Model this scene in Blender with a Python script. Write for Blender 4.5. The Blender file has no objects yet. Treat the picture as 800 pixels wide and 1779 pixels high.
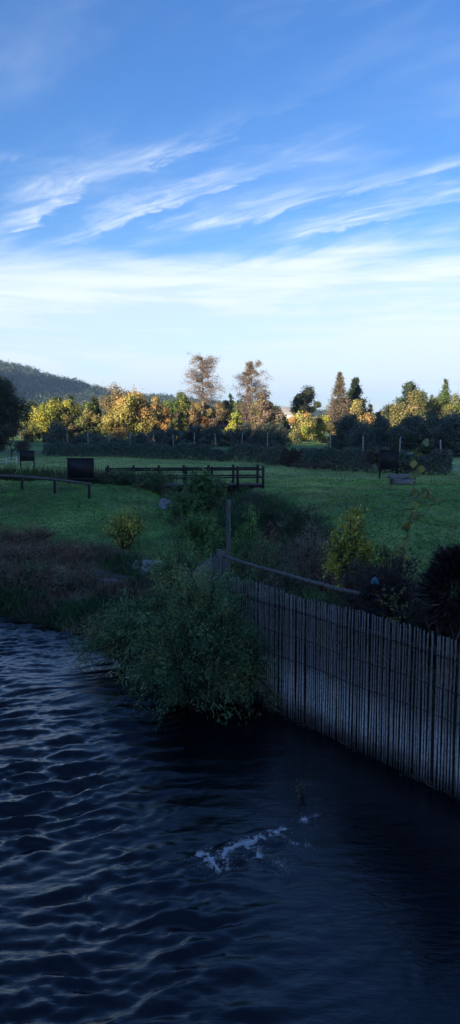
import bpy, math
import numpy as np
from mathutils import Vector, Matrix

R = math.radians
sc = bpy.context.scene
rng = np.random.default_rng(7)

# ------------------------------------------------------------------ camera
CAM_Z, PITCH, FPX = 4.9, R(6.4), 1344.0
cam_d = bpy.data.cameras.new('camera')
cam = bpy.data.objects.new('camera', cam_d)
sc.collection.objects.link(cam)
cam.location = (0, 0, CAM_Z)
cam.rotation_euler = (R(90) - PITCH, 0, 0)
cam_d.sensor_fit = 'VERTICAL'
cam_d.angle = 2 * math.atan(889.5 / FPX)
cam_d.clip_start = 0.1
cam_d.clip_end = 9000
sc.camera = cam

# ------------------------------------------------------------------ sun and sky
SUN_EL = R(11.3)
SUN_D = np.array([0.57, 0.82]); SUN_D /= np.linalg.norm(SUN_D)      # horizontal travel of the light
SKY_STRENGTH = 0.098
w = bpy.data.worlds.new('World'); sc.world = w; w.use_nodes = True
NT = w.node_tree; NT.nodes.clear()
def nd(t, **kw):
    n = NT.nodes.new(t)
    for k, v in kw.items(): setattr(n, k, v)
    return n
def setin(n, i, v):
    if hasattr(v, 'is_output'): NT.links.new(v, n.inputs[i])
    else: n.inputs[i].default_value = v
def mth(op, a, b=0.0, c=0.0, clamp=False):
    n = nd('ShaderNodeMath', operation=op, use_clamp=clamp)
    setin(n, 0, a); setin(n, 1, b); setin(n, 2, c)
    return n.outputs[0]
def sstep(x, a, b, lo=0.0, hi=1.0):
    n = nd('ShaderNodeMapRange', interpolation_type='SMOOTHSTEP')
    setin(n, 0, x); setin(n, 1, a); setin(n, 2, b); setin(n, 3, lo); setin(n, 4, hi)
    return n.outputs[0]
def comb(x, y, z=0.0):
    n = nd('ShaderNodeCombineXYZ'); setin(n, 0, x); setin(n, 1, y); setin(n, 2, z); return n.outputs[0]
def noise(v, scale, detail=4.0, rough=0.55, dist=0.0):
    n = nd('ShaderNodeTexNoise'); setin(n, 'Vector', v); setin(n, 'Scale', scale)
    setin(n, 'Detail', detail); setin(n, 'Roughness', rough); setin(n, 'Distortion', dist)
    return n.outputs[0]
sky = nd('ShaderNodeTexSky', sky_type='NISHITA')
sky.sun_disc = False
sky.sun_elevation = SUN_EL
sky.sun_rotation = math.atan2(-SUN_D[0], -SUN_D[1])
sky.altitude = 300
sky.air_density = 1.0; sky.dust_density = 0.3; sky.ozone_density = 3.0
tc = nd('ShaderNodeTexCoord')
sep = nd('ShaderNodeSeparateXYZ'); NT.links.new(tc.outputs['Generated'], sep.inputs[0])
sx, sy, sz = sep.outputs
zc = mth('MAXIMUM', sz, 0.03)
px_, py_ = mth('DIVIDE', sx, zc), mth('DIVIDE', sy, zc)
U = mth('SUBTRACT', mth('MULTIPLY', px_, .67), mth('MULTIPLY', py_, .74))
V = mth('ADD', mth('MULTIPLY', px_, .74), mth('MULTIPLY', py_, .67))
# thin cirrus: streaks that run one way over the whole sky, feathered on one side
wig = mth('MULTIPLY', mth('SUBTRACT', noise(comb(U, V, 6.0), .75, 2.0), .5), .46)
wig2 = mth('MULTIPLY', mth('SUBTRACT', noise(comb(mth('MULTIPLY', U, 1.0), mth('MULTIPLY', V, 2.0), 5.0), 2.4, 6.0, .64, 1.2), .5), .46)
vv = mth('ADD', mth('ADD', V, wig), wig2)
t = mth('FRACT', mth('DIVIDE', mth('SUBTRACT', vv, 1.95), .43))
prof = mth('MULTIPLY', sstep(t, .02, .86), sstep(t, .84, 1.0, 1.0, 0.0))
amp = sstep(noise(comb(mth('MULTIPLY', U, .55), V, 41.1), .9, 3.0), .42, .60)
feather = sstep(noise(comb(mth('MULTIPLY', U, .55), mth('MULTIPLY', V, 2.2), 19.1), 3.2, 8.0, .66, 1.1), .32, .74)
fine = noise(comb(mth('MULTIPLY', U, .35), mth('MULTIPLY', V, 2.0), 1.0), 7.0, 5.0, .6, .3)
streak = mth('MULTIPLY', mth('MULTIPLY', prof, amp), mth('ADD', mth('MULTIPLY', feather, .85), .14))
streak = mth('MULTIPLY', streak, mth('ADD', mth('MULTIPLY', fine, .9), .28))
streak = mth('MULTIPLY', streak, sstep(sz, .375, .27, .10, 1.0))
veil = mth('MULTIPLY', sstep(noise(comb(mth('MULTIPLY', U, .5), V, 8.0), 1.3, 5.0, .6, .4), .48, .80), .20)
# the layer of high white cloud that closes the sky towards the horizon
wob = mth('MULTIPLY', mth('SUBTRACT', noise(comb(mth('MULTIPLY', U, .5), V, 6.0), 1.0, 6.0, .62, .5), .5), .13)
lay = sstep(mth('ADD', sz, wob), .232, .178)
bands = noise(comb(mth('MULTIPLY', sx, 1.6), mth('MULTIPLY', sy, 1.6), mth('MULTIPLY', sz, 22.0)), 1.5, 6.0, .6, .6)
lay = mth('MULTIPLY', lay, sstep(bands, .37, .60, .62, .99))
cl = mth('MAXIMUM', mth('ADD', streak, veil, clamp=True), lay)
cl = mth('MINIMUM', cl, .96)
hs = nd('ShaderNodeHueSaturation'); setin(hs, 'Saturation', 1.22); setin(hs, 'Hue', .515); setin(hs, 'Value', .97)
NT.links.new(sky.outputs[0], hs.inputs['Color'])
mix = nd('ShaderNodeMix', data_type='RGBA')
NT.links.new(cl, mix.inputs[0]); NT.links.new(hs.outputs[0], mix.inputs[6])
k = .49 / SKY_STRENGTH
mix.inputs[7].default_value = (k * .88, k * .96, k * 1.06, 1)
bg = nd('ShaderNodeBackground'); NT.links.new(mix.outputs[2], bg.inputs[0]); bg.inputs[1].default_value = SKY_STRENGTH
out = nd('ShaderNodeOutputWorld'); NT.links.new(bg.outputs[0], out.inputs[0])

sun_l = bpy.data.lights.new('sun', 'SUN'); sun_l.energy = 5.0; sun_l.angle = R(0.53); sun_l.color = (1.0, .85, .62)
sun_o = bpy.data.objects.new('sun', sun_l); sc.collection.objects.link(sun_o)
sun_o.location = (-50, -80, 60)
ldir = Vector((SUN_D[0] * math.cos(SUN_EL), SUN_D[1] * math.cos(SUN_EL), -math.sin(SUN_EL)))
sun_o.rotation_euler = ldir.to_track_quat('-Z', 'Y').to_euler()

sc.view_settings.view_transform = 'Standard'
sc.view_settings.look = 'None'
sc.view_settings.exposure = 1.25
sc.view_settings.gamma = 1.0
sc.view_settings.use_curve_mapping = False
sc.render.engine = 'CYCLES'
sc.cycles.use_denoising = True
sc.cycles.max_bounces = 5; sc.cycles.diffuse_bounces = 2; sc.cycles.glossy_bounces = 3
sc.cycles.volume_bounces = 0
sc.cycles.caustics_reflective = False; sc.cycles.caustics_refractive = False

# ------------------------------------------------------------------ helpers
C = sc.collection
cp, sp_ = math.cos(PITCH), math.sin(PITCH)
def X(px, Y):                      # world x of a thing seen in column px, Y metres away
    return (px - 400) / FPX * Y / cp
def Z(py, Y):                      # world z at row py, Y metres away
    dy = (890 - py) / FPX
    return CAM_Z + Y * (-sp_ + dy * cp) / (cp + dy * sp_)

MATS = {}
def material(name, col, rough=.8, build=None, spec=.3):
    m = bpy.data.materials.new(name); m.use_nodes = True
    b = m.node_tree.nodes['Principled BSDF']
    b.inputs['Base Color'].default_value = (*col, 1); b.inputs['Roughness'].default_value = rough
    b.inputs['Specular IOR Level'].default_value = spec
    if build: build(m.node_tree, b)
    MATS[name] = m
    return m
def ramp_noise(nt, b, c1, c2, scale, detail=5, coord='Object', stretch=(1, 1, 1), bump=0.0, lo=.35, hi=.65, objrand=0.0):
    tcn = nt.nodes.new('ShaderNodeTexCoord'); mp = nt.nodes.new('ShaderNodeMapping')
    mp.inputs['Scale'].default_value = stretch
    nt.links.new(tcn.outputs[coord], mp.inputs[0])
    n = nt.nodes.new('ShaderNodeTexNoise'); n.inputs['Scale'].default_value = scale; n.inputs['Detail'].default_value = detail
    n.inputs['Roughness'].default_value = .62
    nt.links.new(mp.outputs[0], n.inputs['Vector'])
    r = nt.nodes.new('ShaderNodeValToRGB'); r.color_ramp.elements[0].position = lo; r.color_ramp.elements[1].position = hi
    r.color_ramp.elements[0].color = (*c1, 1); r.color_ramp.elements[1].color = (*c2, 1)
    nt.links.new(n.outputs[0], r.inputs[0])
    o = r.outputs[0]
    if objrand:
        oi = nt.nodes.new('ShaderNodeObjectInfo'); mr = nt.nodes.new('ShaderNodeMapRange')
        mr.inputs[3].default_value = 1 - objrand; mr.inputs[4].default_value = 1 + objrand
        nt.links.new(oi.outputs['Random'], mr.inputs[0])
        mx = nt.nodes.new('ShaderNodeVectorMath'); mx.operation = 'SCALE'
        nt.links.new(o, mx.inputs[0]); nt.links.new(mr.outputs[0], mx.inputs['Scale']); o = mx.outputs[0]
    nt.links.new(o, b.inputs['Base Color'])
    if bump:
        bp = nt.nodes.new('ShaderNodeBump'); bp.inputs['Strength'].default_value = bump; bp.inputs['Distance'].default_value = .02
        nt.links.new(n.outputs[0], bp.inputs['Height']); nt.links.new(bp.outputs[0], b.inputs['Normal'])
    return o

def leaf_build(nt, b):
    a = nt.nodes.new('ShaderNodeAttribute'); a.attribute_name = 'col'
    nt.links.new(a.outputs['Color'], b.inputs['Base Color'])
    tr = nt.nodes.new('ShaderNodeBsdfTranslucent'); nt.links.new(a.outputs['Color'], tr.inputs[0])
    ms = nt.nodes.new('ShaderNodeMixShader'); ms.inputs[0].default_value = .22
    o = nt.nodes['Material Output']
    nt.links.new(b.outputs[0], ms.inputs[1]); nt.links.new(tr.outputs[0], ms.inputs[2]); nt.links.new(ms.outputs[0], o.inputs[0])
LEAF = material('leaf', (.1, .1, .05), .55, leaf_build, .25)
BARK = material('bark', (.1, .08, .06), .9, lambda nt, b: ramp_noise(nt, b, (.05, .04, .032), (.14, .11, .085), 3.0, 6, stretch=(4, 4, .6), bump=.4))
PALEBARK = material('pale_bark', (.25, .2, .17), .9, lambda nt, b: ramp_noise(nt, b, (.16, .13, .11), (.32, .27, .23), 2.0, 6, stretch=(4, 4, .6), bump=.3))
DARKWOOD = material('dark_stained_wood', (.03, .028, .027), .75, lambda nt, b: ramp_noise(nt, b, (.016, .015, .015), (.05, .045, .042), 6.0, 6, stretch=(1, 8, 8), bump=.3, objrand=.25))
GREYWOOD = material('weathered_wood', (.2, .18, .16), .85, lambda nt, b: ramp_noise(nt, b, (.07, .064, .06), (.21, .195, .185), 7.0, 7, stretch=(5, 5, .7), bump=.4))
LOGWOOD = material('grey_log_wood', (.2, .18, .16), .85, lambda nt, b: ramp_noise(nt, b, (.10, .09, .085), (.30, .28, .27), 4.0, 7, stretch=(.6, 6, 6), bump=.5))
CONCRETE = material('pale_concrete', (.5, .48, .44), .85, lambda nt, b: ramp_noise(nt, b, (.34, .33, .31), (.52, .50, .47), 6.0, 6, bump=.2))
STONE = material('grey_stone', (.3, .3, .3), .9, lambda nt, b: ramp_noise(nt, b, (.20, .195, .19), (.42, .41, .39), 5.0, 8, bump=.5, objrand=.3))
BOARD = material('dark_sign_board', (.02, .02, .024), .5, lambda nt, b: ramp_noise(nt, b, (.014, .014, .017), (.028, .027, .032), 3.0, 5, bump=.05))
WHITE = material('white_paint', (.75, .75, .73), .6, lambda nt, b: ramp_noise(nt, b, (.62, .62, .60), (.8, .8, .78), 4.0, 5))
ROOFM = material('pale_roof', (.55, .5, .45), .8, lambda nt, b: ramp_noise(nt, b, (.42, .38, .34), (.6, .56, .5), 5.0, 5, bump=.2))
GLASS = material('dark_window_glass', (.02, .025, .03), .1, lambda nt, b: ramp_noise(nt, b, (.012, .015, .02), (.03, .035, .04), 2.0, 3), .5)
WIRE = material('rusty_wire', (.05, .04, .035), .7, lambda nt, b: ramp_noise(nt, b, (.025, .02, .02), (.07, .05, .04), 30.0, 4))
STEEL = material('painted_steel', (.5, .5, .5), .5, lambda nt, b: ramp_noise(nt, b, (.4, .4, .4), (.55, .55, .55), 3.0, 4))
BLUEP = material('blue_plastic', (.08, .3, .5), .5, lambda nt, b: ramp_noise(nt, b, (.03, .13, .2), (.07, .2, .28), 8.0, 4, bump=.4))
FOAM = material('white_foam', (.8, .82, .85), .7, lambda nt, b: ramp_noise(nt, b, (.6, .64, .7), (.85, .87, .9), 20.0, 5, bump=.5))

def raw_mesh(name, v, faces_by_n, cols=None, smooth=False):
    me = bpy.data.meshes.new(name)
    v = np.asarray(v, np.float32)
    me.vertices.add(len(v)); me.vertices.foreach_set('co', v.ravel())
    idx, start, tot = [], [], []
    p = 0
    for f in faces_by_n:
        f = np.asarray(f, np.int32)
        if len(f) == 0: continue
        n = f.shape[1]
        idx.append(f.ravel()); start.append(p + n * np.arange(len(f))); tot.append(np.full(len(f), n)); p += f.size
    idx = np.concatenate(idx); start = np.concatenate(start)
    me.loops.add(len(idx)); me.loops.foreach_set('vertex_index', idx.astype(np.int32))
    me.polygons.add(len(start)); me.polygons.foreach_set('loop_start', start.astype(np.int32))
    if smooth: me.polygons.foreach_set('use_smooth', np.ones(len(start), bool))
    if cols is not None:
        a = me.color_attributes.new('col', 'FLOAT_COLOR', 'POINT')
        c4 = np.ones((len(v), 4), np.float32); c4[:, :3] = cols
        a.data.foreach_set('color', c4.ravel())
    me.update(calc_edges=True); me.validate()
    return me

class MB:
    """collects pieces of one part"""
    def __init__(s): s.v, s.q, s.t, s.c, s.n = [], [], [], [], 0
    def add(s, v, q=None, t=None, c=None):
        v = np.asarray(v, float).reshape(-1, 3)
        s.v.append(v)
        if q is not None and len(q): s.q.append(np.asarray(q, int) + s.n)
        if t is not None and len(t): s.t.append(np.asarray(t, int) + s.n)
        if c is None: c = (.1, .1, .1)
        s.c.append(np.broadcast_to(np.asarray(c, float), (len(v), 3)))
        s.n += len(v)
    def box(s, cx, cy, cz, lx, ly, lz, rz=0.0, c=None):
        v = np.array([[a, b, d] for a in (-.5, .5) for b in (-.5, .5) for d in (-.5, .5)]) * (lx, ly, lz)
        cs, sn = math.cos(rz), math.sin(rz)
        v = np.c_[v[:, 0] * cs - v[:, 1] * sn, v[:, 0] * sn + v[:, 1] * cs, v[:, 2]] + (cx, cy, cz)
        s.add(v, [[0, 1, 3, 2], [4, 6, 7, 5], [0, 4, 5, 1], [2, 3, 7, 6], [0, 2, 6, 4], [1, 5, 7, 3]], c=c)
    def tube(s, pts, rad, n=6, c=None, cap=True):
        pts = np.asarray(pts, float); m = len(pts)
        rad = np.broadcast_to(np.asarray(rad, float), (m,))
        tg = np.gradient(pts, axis=0); tg /= np.linalg.norm(tg, axis=1)[:, None] + 1e-9
        ref = np.array([0, 0, 1.]) if abs(tg[m // 2][2]) < .85 else np.array([1., 0, 0])
        a = np.cross(tg, ref); a /= np.linalg.norm(a, axis=1)[:, None] + 1e-9
        b = np.cross(tg, a)
        th = np.arange(n) / n * 2 * np.pi
        v = pts[:, None] + rad[:, None, None] * (np.cos(th)[None, :, None] * a[:, None] + np.sin(th)[None, :, None] * b[:, None])
        i = np.arange(m - 1)[:, None] * n; j = np.arange(n)[None]; j2 = (j + 1) % n
        q = np.stack([i + j, i + j2, i + n + j2, i + n + j], -1).reshape(-1, 4)
        t = []
        v = v.reshape(-1, 3)
        if cap:
            v = np.r_[v, pts[[0, -1]]]
            b0, b1 = m * n, m * n + 1
            t = [[b0, (k + 1) % n, k] for k in range(n)] + [[b1, (m - 1) * n + k, (m - 1) * n + (k + 1) % n] for k in range(n)]
        s.add(v, q, t, c)
    def leaves(s, P, D, L, W, col, nrm=None, fold=.18):
        P = np.asarray(P, float); n = len(P)
        if n == 0: return
        D = D / (np.linalg.norm(D, axis=1)[:, None] + 1e-9)
        if nrm is None: nrm = rng.normal(size=(n, 3))
        S = np.cross(D, nrm); S /= np.linalg.norm(S, axis=1)[:, None] + 1e-9
        N = np.cross(S, D)
        L = np.broadcast_to(L, (n,))[:, None]; W = np.broadcast_to(W, (n,))[:, None]
        mid = P + D * L * .48 + N * W * fold
        tip = P + D * L - N * L * .06
        v = np.stack([P, mid + S * W * .5, tip, mid - S * W * .5], 1).reshape(-1, 3)
        q = np.arange(n)[:, None] * 4 + np.arange(4)[None]
        s.add(v, q, None, np.repeat(np.broadcast_to(col, (n, 3)), 4, 0))
    def build(s, name, mat, parent=None, smooth=False):
        me = raw_mesh(name, np.concatenate(s.v), [np.concatenate(x) for x in (s.q, s.t) if x], np.concatenate(s.c), smooth)
        return link(name, me, mat, parent)
def link(name, me, mat, parent=None):
    o = bpy.data.objects.new(name, me)
    if mat and not me.materials: me.materials.append(mat)
    C.objects.link(o); o.parent = parent
    return o
def tag(o, label=None, cat=None, group=None, kind=None):
    for k_, v_ in (('label', label), ('category', cat), ('group', group), ('kind', kind)):
        if v_: o[k_] = v_
    return o
def empty(name, loc, label, cat, group=None, rz=0.0):
    o = bpy.data.objects.new(name, None); C.objects.link(o)
    o.location = loc; o.rotation_euler = (0, 0, rz); o.empty_display_size = .2
    return tag(o, label, cat, group)
def ss(x, a, b):
    t_ = np.clip((np.asarray(x, float) - a) / (b - a), 0, 1); return t_ * t_ * (3 - 2 * t_)
def unit(v): return v / (np.linalg.norm(v, axis=-1, keepdims=True) + 1e-9)
def vnoise(x, y, seed=0):
    """smooth value noise, unit wavelength"""
    r = np.random.default_rng(seed).random((64, 64))
    xi, yi = np.floor(x).astype(int), np.floor(y).astype(int)
    fx, fy = x - xi, y - yi
    fx, fy = fx * fx * (3 - 2 * fx), fy * fy * (3 - 2 * fy)
    g = lambda a, b: r[a % 64, b % 64]
    return (g(xi, yi) * (1 - fx) + g(xi + 1, yi) * fx) * (1 - fy) + (g(xi, yi + 1) * (1 - fx) + g(xi + 1, yi + 1) * fx) * fy - .5
def fbm(x, y, seed=0, o=4):
    return sum(vnoise(x * 2 ** i, y * 2 ** i, seed + i) * .5 ** i for i in range(o))
def pdist(x, y, poly):
    """distance to a polyline and signed side (left of travel positive)"""
    x, y = np.asarray(x, float), np.asarray(y, float)
    best = np.full(x.shape, 1e9); side = np.ones(x.shape)
    for (ax, ay), (bx, by) in zip(poly[:-1], poly[1:]):
        dx, dy = bx - ax, by - ay
        t_ = np.clip(((x - ax) * dx + (y - ay) * dy) / (dx * dx + dy * dy), 0, 1)
        qx, qy = x - ax - t_ * dx, y - ay - t_ * dy
        d = np.hypot(qx, qy); m = d < best - 1e-9
        best = np.where(m, d, best); side = np.where(m, np.sign(dx * (y - ay) - dy * (x - ax)), side)
    return best, side

# ------------------------------------------------------------------ terrain
FA, FD = np.array([.02, 13.95]), np.array([.578, -.816])            # reed fence: start and direction
SHORE = [(-400, 72), (-60, 38), (-25, 27), (-14, 23), (-6, 19.7), (-3.4, 17.9), (-2.1, 15.6), (-1.2, 14.3), (-.1, 14.05),
         (.86, 12.78), (3.03, 9.7), (6, 5.5), (9, 1.3), (14, -6), (45, -50), (300, -420)]
FARSHORE = [(-400, 40), (-60, 6), (-30, -8), (-12, -22), (0, -40), (12, -65), (60, -140), (260, -440)]
STREAM = [(-.2, 15.5), (.8, 20), (1.2, 26), (.3, 33), (-2.1, 41), (-6, 46), (-14, 50), (-30, 54), (-110, 70)]
def height(x, y):
    x, y = np.asarray(x, float), np.asarray(y, float)
    d, s = pdist(x, y, SHORE); d = d * s
    soft = np.interp(d, [-6, -1.5, 0, .6, 2, 8, 17, 24], [-1.0, -.9, .03, .38, .58, .95, 1.6, 1.62])
    hard = np.interp(d, [-6, -1.0, .06, .42, 1.5, 6, 10], [-1.0, -.75, -.7, 1.15, 1.35, 1.55, 1.6])
    wt = ss(x, -1.2, .1) * ss(y, 17, 15) + ss(x, 4, 6) * (y > 0); wt = np.clip(wt, 0, 1)
    z = soft * (1 - wt) + hard * wt
    d2, s2 = pdist(x, y, FARSHORE); d2 = -d2 * s2
    z = np.where(d2 > -8, np.maximum(z, np.interp(d2, [-3, 0, 2, 12], [-1.0, -.05, .6, 1.6])), z)
    land = ss(d, .5, 3)
    gd, _ = pdist(x, y, STREAM)
    z = z - 1.15 * np.exp(-(gd / 2.1) ** 2) * ss(y, 14.5, 20) * (1 - .5 * ss(y, 46, 60))
    z = z + .50 * np.exp(-((x + 9) / 6) ** 2 - ((y - 37.5) / 4.5) ** 2) * land
    z = z + (.10 * fbm(x / 5, y / 5, 3) + .11 * fbm(x / .7, y / .7, 9, 3)) * land * np.exp(-np.maximum(y - 60, 0) / 200)
    return z
def h1(x, y): return float(height(np.array([x]), np.array([y]))[0])
def axis(fine_a, fine_b, step, lo, hi, growth):
    a = list(np.arange(fine_a, fine_b + 1e-6, step)); s_ = step
    while a[-1] < hi: s_ *= growth; a.append(a[-1] + s_)
    s_ = step
    while a[0] > lo: s_ *= growth; a.insert(0, a[0] - s_)
    return np.array(a)
def grid_mesh(name, xs, ys, zf, smooth=True, cols=None):
    gx, gy = np.meshgrid(xs, ys); gz = zf(gx.ravel(), gy.ravel())
    v = np.c_[gx.ravel(), gy.ravel(), gz]
    nx = len(xs); i = (np.arange(len(ys) - 1)[:, None] * nx + np.arange(nx - 1)[None]).ravel()
    q = np.stack([i, i + 1, i + nx + 1, i + nx], 1)
    return raw_mesh(name, v, [q], cols(v) if cols else None, smooth)

def ground_cols(v):
    x, y = v[:, 0], v[:, 1]
    d, s = pdist(x, y, SHORE); d = d * s
    gd, _ = pdist(x, y, STREAM)
    soil = np.maximum(1 - ss(d + 2.0 * fbm(x / 2, y / 2, 21), 4.2, 6.4), 1 - ss(gd + 1.2 * fbm(x / 1.5, y / 1.5, 22), 1.8, 3.0))
    soil = np.where(x > 3.5, np.minimum(soil, 1 - ss(d, 2.0, 4.0)), soil)
    soil = np.clip(soil, 0, 1)[:, None]
    n1 = fbm(x / 1.3, y / 1.3, 31)[:, None]; n2 = fbm(x / 6, y / 6, 41)[:, None]
    g = np.array([.12, .215, .056]) * (1 + .7 * n1 + .8 * n2) + np.array([.035, .022, .008]) * np.clip(n2 * 2.2 + n1, 0, 1)
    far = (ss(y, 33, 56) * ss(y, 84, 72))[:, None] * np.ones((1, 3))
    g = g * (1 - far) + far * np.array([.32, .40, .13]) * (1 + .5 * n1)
    e = np.array([.045, .036, .028]) * (1 + 1.0 * n1)
    return np.clip(g * (1 - soil) + e * soil, .005, 1)
def ground_build(nt, b):
    a = nt.nodes.new('ShaderNodeAttribute'); a.attribute_name = 'col'
    tcn = nt.nodes.new('ShaderNodeTexCoord')
    n = nt.nodes.new('ShaderNodeTexNoise'); n.inputs['Scale'].default_value = 5.0; n.inputs['Detail'].default_value = 8; n.inputs['Roughness'].default_value = .7
    nt.links.new(tcn.outputs['Object'], n.inputs['Vector'])
    mr = nt.nodes.new('ShaderNodeMapRange'); mr.inputs[1].default_value = .3; mr.inputs[2].default_value = .7; mr.inputs[3].default_value = .45; mr.inputs[4].default_value = 1.55
    nt.links.new(n.outputs[0], mr.inputs[0])
    mx = nt.nodes.new('ShaderNodeVectorMath'); mx.operation = 'SCALE'
    nt.links.new(a.outputs['Color'], mx.inputs[0]); nt.links.new(mr.outputs[0], mx.inputs['Scale'])
    nt.links.new(mx.outputs[0], b.inputs['Base Color'])
    bp = nt.nodes.new('ShaderNodeBump'); bp.inputs['Strength'].default_value = .7; bp.inputs['Distance'].default_value = .06
    nt.links.new(n.outputs[0], bp.inputs['Height']); nt.links.new(bp.outputs[0], b.inputs['Normal'])
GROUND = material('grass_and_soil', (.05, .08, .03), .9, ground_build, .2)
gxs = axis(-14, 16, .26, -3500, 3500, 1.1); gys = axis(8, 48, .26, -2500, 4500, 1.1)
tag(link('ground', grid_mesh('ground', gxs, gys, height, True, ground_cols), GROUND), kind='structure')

# ------------------------------------------------------------------ river
wr = np.random.default_rng(11)
WAVES = []
for i in range(50):
    if i < 22: lam, sl = wr.uniform(.22, .60), .0118
    else: lam, sl = wr.uniform(.10, .22), .0085
    WAVES.append((2 * np.pi / lam, R(-12) + wr.normal() * R(15 if i < 22 else 30), wr.random() * 6.283, sl * lam))
def crest(ph):
    u = (ph / (2 * np.pi)) % 1.0
    return np.where(u < .32, -np.cos(np.pi * u / .32), np.cos(np.pi * (u - .32) / .68))
def water_z(x, y):
    x, y = np.asarray(x, float), np.asarray(y, float)
    wx = x + .3 * fbm(x / 1.1, y / 1.1, 51, 3); wy = y + .42 * fbm(x / 1.1 + 9, y / 1.1, 52, 3)
    z = np.zeros(x.shape)
    for k_, th, ph, a in WAVES:
        z += a * crest(k_ * (wx * math.sin(th) + wy * math.cos(th)) + ph)
    z *= np.clip(1 + 1.5 * fbm(x / 2.5, y / 2.5, 53, 2), .62, 1.7) * np.interp(y, [8, 11, 16], [1.05, .95, .68])
    calm = ss(x - (-1.5 + (12.8 - y) * .20), -.8, 1.2)
    near = np.exp(-np.maximum(np.hypot(x, y - 12) - 14, 0) / 12)
    fd = np.hypot((x - .3), (y - 8.5))
    chop = .05 * np.exp(-(fd / .45) ** 2) * (fbm(x / .12, y / .12, 54, 3) + .4)
    return z * (1 - .86 * calm) * near + chop
def water_build(nt, b):
    b.inputs['IOR'].default_value = 1.48
    b.inputs['Specular IOR Level'].default_value = .5
    tcn = nt.nodes.new('ShaderNodeTexCoord'); mp = nt.nodes.new('ShaderNodeMapping')
    mp.inputs['Scale'].default_value = (.55, 1.3, 1); mp.inputs['Rotation'].default_value = (0, 0, R(12))
    nt.links.new(tcn.outputs['Object'], mp.inputs[0])
    n = nt.nodes.new('ShaderNodeTexNoise'); n.inputs['Scale'].default_value = 11.0; n.inputs['Detail'].default_value = 7; n.inputs['Roughness'].default_value = .6
    n.inputs['Distortion'].default_value = .7
    nt.links.new(mp.outputs[0], n.inputs['Vector'])
    bp = nt.nodes.new('ShaderNodeBump'); bp.inputs['Strength'].default_value = .7; bp.inputs['Distance'].default_value = .010
    nt.links.new(n.outputs[0], bp.inputs['Height']); nt.links.new(bp.outputs[0], b.inputs['Normal'])
    r = nt.nodes.new('ShaderNodeTexNoise'); r.inputs['Scale'].default_value = .9; r.inputs['Detail'].default_value = 4
    nt.links.new(tcn.outputs['Object'], r.inputs['Vector'])
    cr = nt.nodes.new('ShaderNodeValToRGB'); cr.color_ramp.elements[0].position = .4; cr.color_ramp.elements[1].position = .7
    cr.color_ramp.elements[0].color = (.001, .002, .005, 1); cr.color_ramp.elements[1].color = (.003, .005, .012, 1)
    nt.links.new(r.outputs[0], cr.inputs[0]); nt.links.new(cr.outputs[0], b.inputs['Base Color'])
WATER = material('river_water', (.002, .004, .008), .02, water_build, .5)
wxs = axis(-6.8, 4.2, .045, -420, 320, 1.16); wys = axis(5.0, 20.5, .036, -450, 90, 1.16)
tag(link('river_water', grid_mesh('river_water', wxs, wys, water_z), WATER), kind='structure')

# ------------------------------------------------------------------ hills
def hill_z(x, y):
    pxs = x / np.maximum(y, 1) * FPX + 400
    prof = np.interp(x, [-1500, -700, -327, -278, -245, -205, -164, -115, -90, 0, 82, 330, 700], [150, 125, 86, 79, 66, 58, 45, 37, 37, 28, 17, 10, 6])
    z = prof * np.exp(-((y - 1100) / np.where(y < 1100, 300., 500.)) ** 2)
    shade_spur = 144 * np.exp(-((x + 425) / 125) ** 2 - ((y - 690) / 170) ** 2)  # out-of-frame spur, added so its shadow falls across the lower hillside
    z = np.maximum(z, shade_spur) + 5 * fbm(x / 90, y / 90, 61) * ss(z, 4, 20)
    return z - 3.0
HILLM = material('wooded_hill_soil', (.04, .05, .025), .95, lambda nt, b: ramp_noise(nt, b, (.028, .036, .016), (.07, .075, .035), .05, 8, bump=.5))
hx = np.arange(-1500, 901, 14.); hy = np.arange(380, 2300, 14.)
tag(link('far_hill', grid_mesh('far_hill', hx, hy, hill_z), HILLM), kind='structure')
def ridge_local(p, s):
    z = (65.4 + 3.0 * fbm(p / 16, s / 16, 71, 4) + 2 * vnoise(p / 120, s / 120, 75)) * np.exp(-(s / 62) ** 2)
    return z * ss(np.abs(p), 620, 420) - 2
rp, rs_ = np.arange(-640, 641, 5.), np.arange(-190, 191, 5.)
def ridge_mesh():
    gp, gs = np.meshgrid(rp, rs_); z = ridge_local(gp.ravel(), gs.ravel())
    s_ = gs.ravel() - 200; p_ = gp.ravel()
    v = np.c_[SUN_D[0] * s_ + SUN_D[1] * p_, SUN_D[1] * s_ - SUN_D[0] * p_, z]
    nx = len(rp); i = (np.arange(len(rs_) - 1)[:, None] * nx + np.arange(nx - 1)[None]).ravel()
    return raw_mesh('shade_ridge', v, [np.stack([i, i + 1, i + nx + 1, i + nx], 1)], None, True)
tag(link('unseen_shade_ridge', ridge_mesh(), HILLM), kind='structure')  # unseen ridge behind the camera, placed and sized to shade the foreground

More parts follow.
